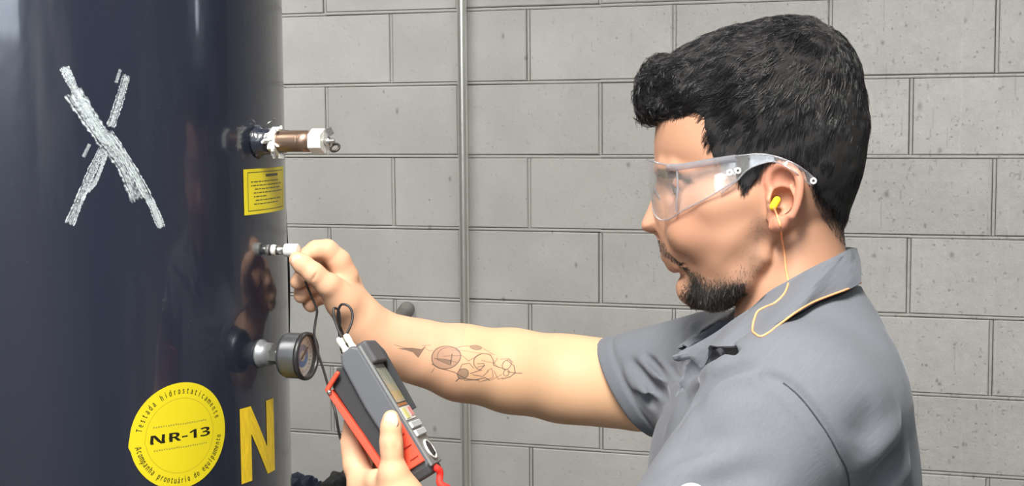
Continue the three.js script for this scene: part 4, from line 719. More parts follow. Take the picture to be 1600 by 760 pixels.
// arm axis for unrolling
const armPts = armR.map((q) => V(q[0], q[1], q[2])), wristA = V(...J(590, 518, 1.472, 0).slice(0, 3)), elbowA = V(...J(900, 594, 1.533, 0).slice(0, 3)), axA = elbowA.clone().sub(wristA).normalize();
const nearA = V(0, 0, 1).addScaledVector(axA, -axA.z).normalize(), downA = axA.clone().cross(nearA).normalize(); if (downA.y > 0) downA.negate();
const SK = (r, g, b) => { const c = sRGB(r, g, b); return [c.r, c.g, c.b]; };
const cBase = SK(181, 137, 112), cArm = SK(210, 168, 134), cLip = SK(174, 108, 98), cEar = SK(194, 132, 110), cNose = SK(200, 146, 124), cStub = SK(116, 92, 80), cBeard = SK(62, 50, 45), cRed = SK(182, 124, 104), cPalm = SK(208, 158, 132);
const mixc = (a, b, t) => [lerp(a[0], b[0], t), lerp(a[1], b[1], t), lerp(a[2], b[2], t)];
const blob = (x, y, a, z, c, r) => Math.exp(-((x - c[0]) ** 2 + (y - c[1]) ** 2 + (c.length > 2 ? (a - Math.abs(c[2])) ** 2 : 0)) / (r * r));
const inPoly = (P) => { const c = P.map(([x, y]) => H(x, y, 0)); return (x, y) => { let s = false, d = 1e9; for (let a = 0, b = c.length - 1; a < c.length; b = a++) { const [ax, ay] = c[a], [bx, by] = c[b], ex = bx - ax, ey = by - ay, t = clamp(((x - ax) * ex + (y - ay) * ey) / (ex * ex + ey * ey)); d = Math.min(d, Math.hypot(x - ax - ex * t, y - ay - ey * t)); if ((ay > y) !== (by > y) && x < (bx - ax) * (y - ay) / (by - ay) + ax) s = !s; } return s ? d : -d; }; };
const stubP = inPoly([[1064, 428], [1085, 412], [1110, 424], [1140, 415], [1158, 392], [1168, 360], [1176, 330], [1188, 320], [1196, 350], [1202, 380], [1192, 415], [1172, 452], [1145, 482], [1110, 486], [1080, 476], [1066, 458]]);
const beardP = inPoly([[1076, 424], [1092, 424], [1112, 434], [1138, 432], [1156, 428], [1166, 432], [1160, 455], [1142, 482], [1110, 486], [1080, 476], [1066, 458], [1070, 446], [1072, 436]]);
const moustP = inPoly([[1022, 374], [1041, 374], [1044, 387], [1053, 398], [1066, 406], [1078, 416], [1086, 427], [1076, 429], [1066, 414], [1054, 406], [1044, 400], [1036, 397], [1030, 388]]);
const napeP = inPoly([[1262, 292], [1275, 285], [1340, 300], [1335, 350], [1322, 385], [1306, 372], [1290, 348], [1272, 322]]);
const lipA = H(1050, 402, 0), lipB = H(1058, 415, 0);
function skinColour(x, y, z, part) {
  const a = Math.abs(z); let c = cBase;
  const mott = 0.06 * fbm(x * 60, y * 60, z * 60, 3);
  if (part === 'head') {
    { const ed = Math.min(helix(x, y, a), earDisc(x, y, a), lobe(x, y, a)); c = mixc(c, cEar, 0.8 * sst(0.006, 0.0, ed)); }
    c = mixc(c, cNose, 0.7 * blob(x, y, a, z, H(1012, 352, 0), 0.018)); c = mixc(c, cRed, 0.35 * blob(x, y, a, z, H(1085, 345, 0.05), 0.025));
    c = mixc(c, cRed, 0.4 * sst(0.012, 0.0, Math.abs(lidBall(x, y, a))));
    const lip = Math.min(lipU(x, y, a), lipL(x, y, a)); c = mixc(c, cLip, sst(0.0012, -0.0004, lip) * sst(0.028, 0.022, a));
    const st = stubP(x, y), mo = moustP(x, y), be = beardP(x, y); const nz = 0.5 + 0.5 * fbm(x * 240, y * 240, z * 240, 2);
    c = mixc(c, cStub, sst(-0.004, 0.016, st) * (0.30 + 0.75 * nz)); c = mixc(c, cBeard, 0.85 * sst(0.000, 0.010, be) * (0.7 + 0.3 * nz)); c = mixc(c, cStub, 0.8 * sst(-0.002, 0.012, napeP(x, y)) * (0.5 + 0.5 * nz)); c = mixc(c, cStub, sst(-0.001, 0.003, mo) * sst(0.0005, 0.003, lip) * (0.4 + 0.5 * nz) * 0.9);
  } else { c = cArm; const nd = x < -0.30 ? 1 : 0; c = mixc(c, cPalm, 0.5 * nd); }
  return c.map((v) => v * (1 + mott));
}
function paintSkin(g, part) {
  const p = g.attributes.position, n = p.count, col = new Float32Array(n * 3), uv = new Float32Array(n * 2), q = V(0, 0, 0);
  for (let i = 0; i < n; i++) {
    const x = p.getX(i), y = p.getY(i), z = p.getZ(i), c = skinColour(x, y, z, part); col.set(c, i * 3);
    uv[2 * i] = 0.2 ; uv[2 * i + 1] = 0.5;
    if (part === 'armR') { q.set(x, y, z).sub(wristA); const t = q.dot(axA); q.addScaledVector(axA, -t); const k = q.dot(nearA), w = q.dot(downA), ang = Math.atan2(w, k); uv[2 * i] = 0.5 + clamp(t / 0.30, 0.002, 0.998) * 0.5; uv[2 * i + 1] = clamp(0.5 + ang * 0.040 / 0.30, 0.02, 0.98); if (Math.abs(ang) > 2.2) { uv[2 * i + 1] = 0.02; } }
  }
  g.setAttribute('color', new THREE.BufferAttribute(col, 3)); g.setAttribute('uv', new THREE.BufferAttribute(uv, 2)); return g;
}
const mergeIdx = (list) => mergeGeometries(list);
const headG = paintSkin(surface(headField, [-0.125, -0.150, -0.10], [0.11, 0.155, 0.10], 0.0016), 'head'); lap('head');
const bbox = (pts, m) => { const lo = [9, 9, 9], hi = [-9, -9, -9]; for (const q of pts) for (let i = 0; i < 3; i++) { lo[i] = Math.min(lo[i], q[i] - q[3] - m); hi[i] = Math.max(hi[i], q[i] + q[3] + m); } return [lo, hi]; };
const [rl, rh] = bbox([...armR.slice(1), J(455, 378, 1.40, 8), J(480, 490, 1.52, 10)], 0.008);
const armRG = paintSkin(surface(armRField, rl, rh, 0.0022), 'armR'); lap('right arm');
const [ll, lh] = bbox([...armL.slice(0), J(540, 640, 1.17, 10), J(600, 820, 1.32, 10)], 0.008);
const armLG = paintSkin(surface(armLField, ll, lh, 0.0026), 'armL'); lap('left arm');
// trunk under the clothes joins head and arms
const trunkF = (x, y, z) => shirtBase(x, y, z) + 0.055;
const trunkG = paintSkin(surface(trunkF, [-0.22, -0.62, -0.26], [0.22, -0.10, 0.26], 0.012), 'trunk');
const skinMat = phy({ vertexColors: true, map: skinTex, roughness: 0.54, specularIntensity: 0.55, sheen: 0.15, sheenRoughness: 0.5, sheenColor: new THREE.Color(1, 0.8, 0.7) });
mesh('body', mergeIdx([headG, armRG, armLG, trunkG]), skinMat, person);
// eyes
for (const s of [1, -1]) {
  const e = new THREE.Group(); e.name = numbered('eye'); person.add(e); e.position.set(eyeC[0], eyeC[1], eyeC[2] * s);
  mesh('eyeball', new THREE.SphereGeometry(0.0118, 32, 20), std({ color: sRGB(190, 180, 172), roughness: 0.2 }), e);
  const ir = new THREE.SphereGeometry(0.0061, 24, 12, 0, 6.283, 0, 1.2); ir.scale(1, 0.35, 1); ir.rotateZ(Math.PI / 2); ir.rotateZ(0.30); ir.translate(-0.0102, -0.0032, 0.001 * s); mesh('iris', ir, std({ color: sRGB(46, 28, 18), roughness: 0.15 }), e);
  const nail = 0; void nail;
}
// nails on the two thumbs
{
  const nail = (c, u, n, w, l) => { const s = u.clone().cross(n).normalize(), g = new THREE.SphereGeometry(1, 20, 12); g.scale(w, l, 0.0016); g.applyMatrix4(frame(s, u, n, c)); return g; };
  const nm = std({ color: sRGB(232, 182, 164), roughness: 0.25 });
  const c1 = V(...D(611, 659, 1.1788)), u1 = V(...D(611, 640, 1.180)).sub(V(...D(611, 680, 1.1785))).normalize(), n1 = V(0, 0.12, 1); n1.addScaledVector(u1, -u1.dot(n1)).normalize(); mesh('thumbnail', nail(c1, u1, n1, 0.0062, 0.0074), nm, person);
  const c2 = V(...D(465, 408, 1.4095)), u2 = V(...D(455, 398, 1.412)).sub(V(...D(480, 420, 1.410))).normalize(), n2 = V(-0.15, 0.15, 1); n2.addScaledVector(u2, -u2.dot(n2)).normalize(); mesh('thumbnail', nail(c2, u2, n2, 0.0058, 0.0068), nm, person);
}
// ---- strands
function strands(list, sides = 3) {                              // list of [points, r0, r1]
  let nv = 0, ni = 0; for (const [p] of list) { nv += p.length * sides; ni += (p.length - 1) * sides * 6; }
  const pos = new Float32Array(nv * 3), nor = new Float32Array(nv * 3), idx = new Uint32Array(ni); let v = 0, k = 0; const t = V(0, 0, 0), a = V(0, 0, 0), b = V(0, 0, 0);
  for (const [p, r0, r1] of list) {
    const base = v, n = p.length;
    for (let i = 0; i < n; i++) {
      t.subVectors(p[Math.min(n - 1, i + 1)], p[Math.max(0, i - 1)]).normalize(); a.set(0.31, 0.53, 0.79).cross(t).normalize(); b.crossVectors(t, a);
      const r = lerp(r0, r1, i / (n - 1));
      for (let s = 0; s < sides; s++) { const q = s / sides * 6.2832, cx = Math.cos(q), sx = Math.sin(q); for (let c = 0; c < 3; c++) { const m = a.getComponent(c) * cx + b.getComponent(c) * sx; pos[v * 3 + c] = p[i].getComponent(c) + m * r; nor[v * 3 + c] = m; } v++; }
    }
    for (let i = 0; i < n - 1; i++) for (let s = 0; s < sides; s++) { const A = base + i * sides + s, B = base + i * sides + (s + 1) % sides, C = A + sides, E = B + sides; idx[k++] = A; idx[k++] = B; idx[k++] = C; idx[k++] = B; idx[k++] = E; idx[k++] = C; }
  }
  const g = new THREE.BufferGeometry(); g.setAttribute('position', new THREE.BufferAttribute(pos, 3)); g.setAttribute('normal', new THREE.BufferAttribute(nor, 3)); g.setIndex(new THREE.BufferAttribute(idx, 1)); return g;
}
function sampler(g, accept) {                                    // area-weighted points on a geometry
  const p = g.attributes.position, ix = g.index.array, cum = [], tri = []; let tot = 0; const A = V(0, 0, 0), B = V(0, 0, 0), C = V(0, 0, 0), N = g.attributes.normal;
  for (let i = 0; i < ix.length; i += 3) { A.fromBufferAttribute(p, ix[i]); B.fromBufferAttribute(p, ix[i + 1]); C.fromBufferAttribute(p, ix[i + 2]); if (accept && !accept((A.x + B.x + C.x) / 3, (A.y + B.y + C.y) / 3, (A.z + B.z + C.z) / 3)) continue; tot += B.clone().sub(A).cross(C.clone().sub(A)).length() / 2; cum.push(tot); tri.push(i); }
  return { area: tot, next() { const r = rnd() * tot; let lo = 0, hi = cum.length - 1; while (lo < hi) { const m = (lo + hi) >> 1; cum[m] < r ? lo = m + 1 : hi = m; } const i = tri[lo]; let u = rnd(), v = rnd(); if (u + v > 1) { u = 1 - u; v = 1 - v; } const q = V(0, 0, 0), n = V(0, 0, 0); [[ix[i], 1 - u - v], [ix[i + 1], u], [ix[i + 2], v]].forEach(([k, w]) => { q.addScaledVector(A.fromBufferAttribute(p, k), w); n.addScaledVector(B.fromBufferAttribute(N, k), w); }); return [q, n.normalize()]; } };
}
// ---- hair: a shaped mass with locks combed over it
const hairOut = outline([[1003, 190], [995, 168], [994, 144], [998, 120], [1010, 101], [1028, 89], [1048, 87], [1068, 80], [1106, 57], [1150, 43], [1190, 34], [1232, 29], [1262, 31], [1290, 41], [1324, 64], [1343, 101], [1354, 147], [1358, 197], [1354, 247], [1343, 291], [1329, 328], [1320, 366], [1312, 392], [1290, 420], [1220, 430], [1120, 400], [1060, 290], [1034, 205]], 60);
const hairW = grid2(widths([[1010, 140, 30], [1035, 140, 48], [1070, 120, 62], [1100, 150, 68], [1060, 180, 60], [1180, 100, 78], [1180, 150, 80], [1280, 120, 78], [1280, 180, 82], [1330, 180, 74], [1330, 250, 74], [1300, 320, 67], [1316, 360, 58], [1120, 220, 69], [1180, 260, 77], [1160, 285, 74], [1150, 265, 73.5], [1175, 285, 75], [1220, 220, 79], [1260, 270, 77]], 0.014), -0.14, -0.12, 0.14, 0.18);
const hairMass = inflate(hairOut, hairW, 0.056, 2.0);
const hairCut = outline([[940, -40], [1440, -40], [1440, 350], [1335, 352], [1318, 344], [1304, 331], [1290, 321], [1278, 308], [1267, 290], [1256, 268], [1238, 254], [1214, 250], [1196, 256], [1186, 268], [1178, 286], [1167, 296], [1158, 288], [1150, 270], [1130, 256], [1114, 240], [1107, 215], [1101, 192], [1086, 182], [1060, 184], [1040, 188], [1026, 192], [1008, 196], [990, 198], [940, 198]]);
function hairField(x, y, z) {
  let d = hairMass(x, y, z);
  if (Math.abs(d) < 0.03) { const k = sst(0.02, 0.09, y) ; d += (0.0016 + 0.0022 * k) * fbm(x * 85, y * 85, z * 60, 3) + 0.0012 * k * noise(x * 260, y * 260, z * 200); }
  return smax(d, hairCut(x, y) - 0.001 + 0.002 * noise(x * 200, y * 200, z * 90), 0.0045);
}
const hairG = surface(hairField, [-0.135, -0.09, -0.10], [0.12, 0.17, 0.10], 0.0028); lap('hair mass ' + hairG.attributes.position.count);
const capMat = std({ color: new THREE.Color(0.010, 0.0095, 0.010), roughness: 0.95 });
const hairMat = std({ color: new THREE.Color(0.013, 0.0125, 0.0145), roughness: 0.33 });
const crown = V(...H(1268, 84, 0.030));
{
  const hair = mesh('hair', hairG, capMat, person), sm = sampler(hairG), crownS = sampler(hairG, (x, y, z) => (x - crown.x) ** 2 + (y - crown.y) ** 2 + (z - crown.z) ** 2 < 0.0014), list = [], q = V(0, 0, 0);
  const lock = (p, n, dir, len, lift, curlA, spread, m, r0, sink, N = 8, hug = false) => {
    const guide = [], b = n.clone().cross(dir).normalize(), d = dir.clone().addScaledVector(n, lift).normalize(), ph = rr(0, 6.28), hand = rnd() < 0.5 ? -1 : 1;
    q.copy(p).addScaledVector(n, -sink);
    const d0 = hairMass(p.x, p.y, p.z), e = 0.0015, nn = V(0, 0, 0);
    for (let i = 0; i < N; i++) { guide.push(q.clone()); q.addScaledVector(d, len / (N - 1)); d.addScaledVector(b, hand * curlA * Math.cos(ph + i * 0.75)); if (hug) { nn.set(hairMass(q.x + e, q.y, q.z) - hairMass(q.x - e, q.y, q.z), hairMass(q.x, q.y + e, q.z) - hairMass(q.x, q.y - e, q.z), hairMass(q.x, q.y, q.z + e) - hairMass(q.x, q.y, q.z - e)).normalize(); const t = (i + 1) / (N - 1), want = d0 - sink + len * lift * 0.75 * Math.sin(Math.min(1, t * 1.3) * 2.4); q.addScaledVector(nn, (want - hairMass(q.x, q.y, q.z)) * 0.8); d.addScaledVector(nn, -d.dot(nn)); b.crossVectors(nn, d).normalize(); } else d.addScaledVector(n, -lift * 1.7 / (N - 1)); d.normalize(); }
    for (let s = 0; s < m; s++) { const off = V(rr(-1, 1), rr(-1, 1), rr(-1, 1)); off.addScaledVector(n, -off.dot(n)).multiplyScalar(spread); const e = rr(0.3, 0.8), tw = rr(0.8, 1.05); list.push([guide.map((g, i) => { const t = i / (N - 1); return guide[0].clone().lerp(g, tw).addScaledVector(off, 1 - (1 - e) * t); }), r0, r0 * 0.4]); }
  };
  for (let gI = 0; gI < 5200; gI++) {
    const [p, n] = gI < 4900 ? sm.next() : crownS.next(); if (hairCut(p.x, p.y) > -0.001 && rnd() < 0.5) continue;
    const top = sst(0.02, 0.085, p.y), front = sst(-0.045, -0.095, p.x) * top;
    if (headField(p.x, p.y, p.z) < 0.0002) continue;
    let dir = p.clone().sub(crown); dir.addScaledVector(n, -dir.dot(n)).normalize();
    dir.addScaledVector(V(-0.25 * top + 0.15 * (1 - top), -0.9 * (1 - top) - 0.15, 0), 0.8);
    const nearC = Math.exp(-p.distanceToSquared(crown) / 0.0004), w = 0.26 + 0.50 * top + 0.6 * nearC; dir.x += w * fbm(p.x * 38, p.y * 38, p.z * 38 + 4, 2); dir.y += w * 1.3 * fbm(p.x * 38 + 9, p.y * 38, p.z * 38, 2); dir.z += w * fbm(p.x * 38, p.y * 38 + 5, p.z * 38, 2);
    dir.addScaledVector(n, -dir.dot(n)).normalize();
    lock(p, n, dir, lerp(0.011, 0.024, top) * rr(0.7, 1.2), lerp(0.10, 0.20, top) * rr(0.4, 1.1) * (1 - 0.55 * sst(0.03, 0.08, p.x)), 0.05 + 0.16 * top + 0.22 * front, lerp(0.0028, 0.0044, top), 8, 0.00023, 0.0004 + 0.0008 * top, 9, true);
  }
  // loose curls of the fringe over the forehead
  const fr = sampler(hairG, (x, y, z) => x < H(1075, 0)[0] && y < H(0, 110)[1]);
  for (let i = 0; i < 420; i++) { const [p, n] = fr.next(); const d = V(rr(-0.8, 0.4), rr(-0.9, 0.5), rr(-0.6, 0.6)); d.addScaledVector(n, -d.dot(n)).normalize(); lock(p, n, d, rr(0.010, 0.019), rr(0.35, 0.8), rr(0.35, 0.6), 0.0016, 4, 0.00032, 0.0012, 12); }
  const wisp = sampler(hairG, (x, y, z) => Math.abs(hairCut(x, y)) < 0.006 && x < H(1104, 0)[0] && y < H(0, 150)[1] && z > -0.05);
  for (let i = 0; i < 60; i++) { const [p, n] = wisp.next(); lock(p, n, V(rr(-0.3, 0.3), -1, rr(-0.3, 0.3)).normalize(), rr(0.006, 0.012), 0.2, 0.5, 0.0012, 3, 0.00020, 0.0010, 10); }
  // short hairs along the hairline so that the edge is not a line
  const edge = sampler(hairG, (x, y, z) => hairCut(x, y) > -0.005 && z > -0.09);
  for (let i = 0; i < 3000; i++) { const [p, n] = edge.next(); const d = V(rr(-0.3, 0.5), rr(-1.2, -0.4), rr(-0.2, 0.2)); d.addScaledVector(n, -d.dot(n) * 0.9).normalize(); const l = rr(0.003, 0.0065), a = p.clone().addScaledVector(n, -0.0012); list.push([[a, a.clone().addScaledVector(d, l * 0.5).addScaledVector(n, 0.0003), a.clone().addScaledVector(d, l)], 0.00022, 0.00008]); }
  // shaved nape
  const nape = sampler(headG, (x, y, z) => napeP(x, y) > 0);
  for (let i = 0; i < 5000; i++) { const [p, n] = nape.next(); if (rnd() > sst(-0.01, 0.02, p.y - H(0, 352)[1]) + 0.25) continue; const d = V(rr(-0.3, 0.3), -1, rr(-0.2, 0.2)).addScaledVector(n, 0.3).normalize(), l = rr(0.0015, 0.004); list.push([[p, p.clone().addScaledVector(d, l)], 0.00015, 0.00006]); }
  mesh('locks', strands(list), hairMat, hair).userData.kind = 'stuff'; lap('strands ' + list.length);
}
// ---- beard, moustache, eyebrows
{
  const beardMat = std({ color: new THREE.Color(0.021, 0.017, 0.015), roughness: 0.5 }), greyMat = std({ color: sRGB(150, 140, 130), roughness: 0.5 });
  const grow = (accept, n, len, dirF, r = 0.00022) => { const sm = sampler(headG, accept), l = []; for (let i = 0; i < n; i++) { const [p, nn] = sm.next(); const d = dirF(p, nn); d.addScaledVector(nn, 0.35 - d.dot(nn) * 0.8).normalize(); const L = len(p) * rr(0.6, 1.25), c = V(rr(-1, 1), rr(-1, 1), rr(-1, 1)).multiplyScalar(0.6), q = p.clone().addScaledVector(nn, -0.0006), pts = []; for (let k = 0; k < 5; k++) { pts.push(q.clone()); q.addScaledVector(d, L / 4); d.addScaledVector(c, 0.35).addScaledVector(nn, -0.12).normalize(); } l.push([pts, r, r * 0.4]); } return l; };
  const down = (p) => V(rr(-0.3, 0.5), -1, rr(-0.3, 0.3));
  const bl = [...grow((x, y, z) => beardP(x, y) > -0.001 * rr(0, 3), 14000, (p) => lerp(0.003, 0.0100, sst(0, 0.012, beardP(p.x, p.y))), down), ...grow((x, y, z) => stubP(x, y) > 0 && beardP(x, y) < 0.002, 6500, () => 0.0018, down, 0.00014), ...grow((x, y, z) => stubP(x, y) > 0.004 && y < H(0, 395)[1], 1800, () => 0.0035, down, 0.00017)];
  mesh('beard', strands(bl), beardMat, person);
  mesh('grey_beard_hairs', strands(grow((x, y) => beardP(x, y) > -0.004 && x > H(1075, 450)[0], 170, () => 0.008, down, 0.0002)), greyMat, person).userData.label = 'sparse grey hairs in the beard';
  mesh('moustache', strands(grow((x, y, z) => moustP(x, y) > 0 && Math.min(lipU(x, y, Math.abs(z)), lipL(x, y, Math.abs(z))) > 0.0004 && Math.abs(z) < 0.036, 1700, () => 0.0036, (p) => V(0.25, -1, Math.sign(p.z) * 0.55 + rr(-0.2, 0.2)), 0.00016)), beardMat, person);
  const browP = inPoly([[1026, 274], [1027, 264], [1040, 264], [1058, 270], [1078, 279], [1090, 288], [1074, 286], [1054, 281], [1038, 279]]);
  for (const s of [1, -1]) mesh('eyebrow', strands(grow((x, y, z) => z * s > 0.007 && browP(x, y) > 0, 1700, () => 0.0045, (p, n) => { const d = V(0.9, 0.12, 0.3 * s); return d.addScaledVector(n, -0.35); }, 0.00022)), beardMat, person);
  for (const s of [1, -1]) mesh('eyelash', strands(grow((x, y, z) => z * s > 0 && Math.abs(lidSlit(x, y, Math.abs(z))) < 0.0010 && lidBall(x, y, Math.abs(z)) < 0.001, 60, () => 0.0034, () => V(-1, -0.45, 0), 0.00016)), beardMat, person);
}
lap('beard');
// ---- shirt
const cloth = dataTex(256, 256, (u, v) => 0.5 + 0.30 * noise(u * 128, v * 128, 2) + 0.2 * noise(u * 64, v * 64, 7));
const clothTone = dataTex(512, 512, (u, v) => { const n = 0.94 + 0.05 * noise(u * 256, v * 256, 4) + 0.03 * fbm(u * 64, v * 64, 2, 3); return n; });
cloth.repeat.set(7, 7); clothTone.repeat.set(6, 6);
const shirtCol = sRGB(103, 107, 115);
const shirtMat = phy({ color: shirtCol, map: clothTone, bumpMap: cloth, bumpScale: 0.00016, roughness: 0.92, sheen: 0.25, sheenRoughness: 0.6, sheenColor: new THREE.Color(0.8, 0.85, 0.95) });
const clothUV = (g) => { const p = g.attributes.position, uv = new Float32Array(p.count * 2); for (let i = 0; i < p.count; i++) { uv[2 * i] = p.getX(i) * 0.75 + p.getZ(i) * 0.65; uv[2 * i + 1] = p.getY(i) * 0.85 - p.getX(i) * 0.30 + p.getZ(i) * 0.45; } g.setAttribute('uv', new THREE.BufferAttribute(uv, 2)); return g; };
const shirtTop = surface((x, y, z) => Math.max(shirtField(x, y, z), -0.30 - y), [-0.27, -0.34, -0.30], [0.19, -0.08, 0.27], 0.0024); lap('shirt top ' + shirtTop.attributes.position.count);
const shirtLow = surface((x, y, z) => Math.max(shirtField(x, y, z), y + 0.298, -0.63 - y), [-0.24, -0.66, -0.28], [0.20, -0.28, 0.28], 0.006);
const shirt = mesh('shirt', clothUV(mergeGeometries([shirtTop, shirtLow])), shirtMat, person); lap('shirt');
// collar: a leaf folded over a stand, both fronts
{
  const top = [[1338, 394, 2], [1326, 396, 22], [1305, 407, 44], [1270, 424, 62], [1232, 445, 71], [1204, 461, 72], [1176, 486, 69], [1150, 503, 63], [1118, 526, 52], [1088, 543, 42], [1061, 556, 33]];
  const low = [[1341, 445, 2], [1322, 453, 30], [1272, 474, 66], [1230, 499, 82], [1205, 515, 85], [1180, 530, 82], [1157, 542, 74], [1130, 544, 66], [1109, 546, 58], [1104, 558, 54], [1098, 574, 51], [1089, 567, 47], [1081, 560, 42], [1062, 563, 35]];
  const inn = top.map(([x, y, z], i) => [x - 3, y + (i < 7 ? 34 : i < 9 ? 20 : 5), z - 3]);
  const leafOf = (s) => {
    const fit = ([x, y, z], f, off) => { let zz = z / 1000, q; for (let i = 0; i < 60; i++) { q = H(x, y, zz); q[2] *= s; if (f(...q) > off) break; zz += 0.001; } return V(...q); };   // pushed outwards until clear of what lies beneath
    const skinOrShirt = (x, y, z) => Math.min(shirtField(x, y, z), headField(x, y, z));
    const T = curveOf(top.map((p) => fit(p, headField, 0.004))), L = curveOf(low.map((p) => fit(p, skinOrShirt, 0.0035))), I = curveOf(inn.map(([x, y, z]) => { const q = H(x, y, z / 1000); return V(q[0], q[1], q[2] * s); })), n = 60, rows = 12, pos = [], idx = [];
    const row = (t) => { const a = T.getPoint(t), b = L.getPoint(t), c = I.getPoint(t), o = b.clone().sub(c).normalize(), r = []; const outN = V((a.x + b.x) / 2 - 0.035, 0, (a.z + b.z) / 2).normalize();
      // outer leaf from its hem up over the fold and down the stand
      for (let i = 0; i <= 6; i++) { const k = i / 6; r.push(b.clone().lerp(a, k).addScaledVector(outN, 0.004 * Math.sin(k * 3.1) + 0.002 * noise(t * 9, k * 2, s))); }
      r.push(a.clone().addScaledVector(V(0, 1, 0), 0.0016)); for (let i = 0; i <= 4; i++) { const k = i / 4; r.push(a.clone().addScaledVector(outN, -0.0042).lerp(c.clone().addScaledVector(outN, -0.003), k)); } void o; return r; };
    for (let i = 0; i <= n; i++) for (const p of row(i / n)) pos.push(p.x, p.y, p.z);
    const m = 13; for (let i = 0; i < n; i++) for (let j = 0; j + 1 < m; j++) { const a = i * m + j, b = a + 1, c = a + m, d = c + 1; s > 0 ? idx.push(a, c, b, b, c, d) : idx.push(a, b, c, b, d, c); }
    // give it thickness by a second, inner skin
    const g = new THREE.BufferGeometry(); g.setAttribute('position', new THREE.Float32BufferAttribute(pos, 3)); g.setIndex(idx); g.computeVertexNormals();
    const P = g.attributes.position, N = g.attributes.normal, k = P.count, all = [...P.array], ii = [...idx]; for (let i = 0; i < k; i++) all.push(P.getX(i) - N.getX(i) * 0.0018, P.getY(i) - N.getY(i) * 0.0018, P.getZ(i) - N.getZ(i) * 0.0018);
    for (let i = 0; i < idx.length; i += 3) ii.push(idx[i] + k, idx[i + 2] + k, idx[i + 1] + k);
    const rim = (a, b) => ii.push(a, b, a + k, b, b + k, a + k); for (let i = 0; i < n; i++) { rim(i * m, (i + 1) * m); } for (let j = 0; j + 1 < m; j++) { rim(n * m + j, n * m + j + 1); }
    const q = new THREE.BufferGeometry(); q.setAttribute('position', new THREE.Float32BufferAttribute(all, 3)); q.setIndex(ii); const f = toCreasedNormals(q, 0.9); return f;
  };
  mesh('collar', clothUV(merge([leafOf(1), leafOf(-1)])), (() => { const m = shirtMat.clone(); m.side = THREE.DoubleSide; return m; })(), shirt);
}
{ const P = SEAM.map((_, i) => { const q = toSurf(shirtField, ...[[1196, 590], [1224, 599], [1246, 617], [1265, 639], [1281, 661], [1296, 684], [1310, 710], [1322, 733], [1327, 760], [1330, 800]][i]); return V(...q); }); mesh('seam', tube(P.slice(1), 0.0008, 80, 6), std({ color: sRGB(52, 56, 64), roughness: 0.9 }), shirt); }
{ // white round print low on the near sleeve
  const R = 8, S = 36, pos = [], idx = []; for (let i = 0; i <= R; i++) for (let j = 0; j < S; j++) { const a = j / S * 6.2832, p = toSurf(shirtField, 1080 + 26 * i / R * Math.cos(a), 781 + 26 * i / R * Math.sin(a), 0.0007); pos.push(...p); }
  for (let i = 0; i < R; i++) for (let j = 0; j < S; j++) { const a = i * S + j, b = i * S + (j + 1) % S; idx.push(a, b, b + S, a, b + S, a + S); }
  const g = new THREE.BufferGeometry(); g.setAttribute('position', new THREE.Float32BufferAttribute(pos, 3)); g.setIndex(idx); g.computeVertexNormals(); mesh('sleeve_print', g, std({ color: sRGB(236, 236, 236), roughness: 0.8, side: THREE.DoubleSide }), shirt).userData.label = 'round white print on the sleeve';
}
// ---- trousers, belt and boots (below the frame)
{
  const hipF = ell([0.035, -0.70, 0], [0.125, 0.12, 0.165]), legs = [1, -1].map((s) => chain([[0.035, -0.74, 0.085 * s, 0.088], [0.02 - 0.02 * s, -1.13, 0.10 * s, 0.066], [0.045 - 0.03 * s, -1.50, 0.11 * s, 0.058]], 0.03));
  const trous = (x, y, z) => { let d = smin(hipF(x, y, z), Math.min(legs[0](x, y, z), legs[1](x, y, z)), 0.05); d += 0.003 * fbm(x * 18, y * 18, z * 18, 2); return Math.max(d, y + 0.615, 0.10 - heightOf(x, y, z)); };
  mesh('trousers', surface(trous, [-0.16, -1.60, -0.24], [0.22, -0.56, 0.24], 0.01), std({ color: sRGB(48, 52, 62), roughness: 0.9 }), person);
  for (const s of [1, -1]) { const f = (x, y, z) => Math.max(smin(seg(x, y, z, [0.045 - 0.03 * s, -1.48, 0.11 * s, 0.052], [0.05 - 0.03 * s, -1.585, 0.112 * s, 0.05]), seg(x, y, z, [0.055 - 0.03 * s, -1.60, 0.112 * s, 0.046], [-0.125 - 0.03 * s, -1.612, 0.118 * s, 0.040]), 0.04), 0.0015 - heightOf(x, y, z)); mesh('boot', surface(f, [-0.24, -1.70, s > 0 ? 0.03 : -0.20], [0.15, -1.40, s > 0 ? 0.20 : -0.03], 0.006), std({ color: sRGB(30, 28, 27), roughness: 0.6 }), person); }
}
lap('clothes');
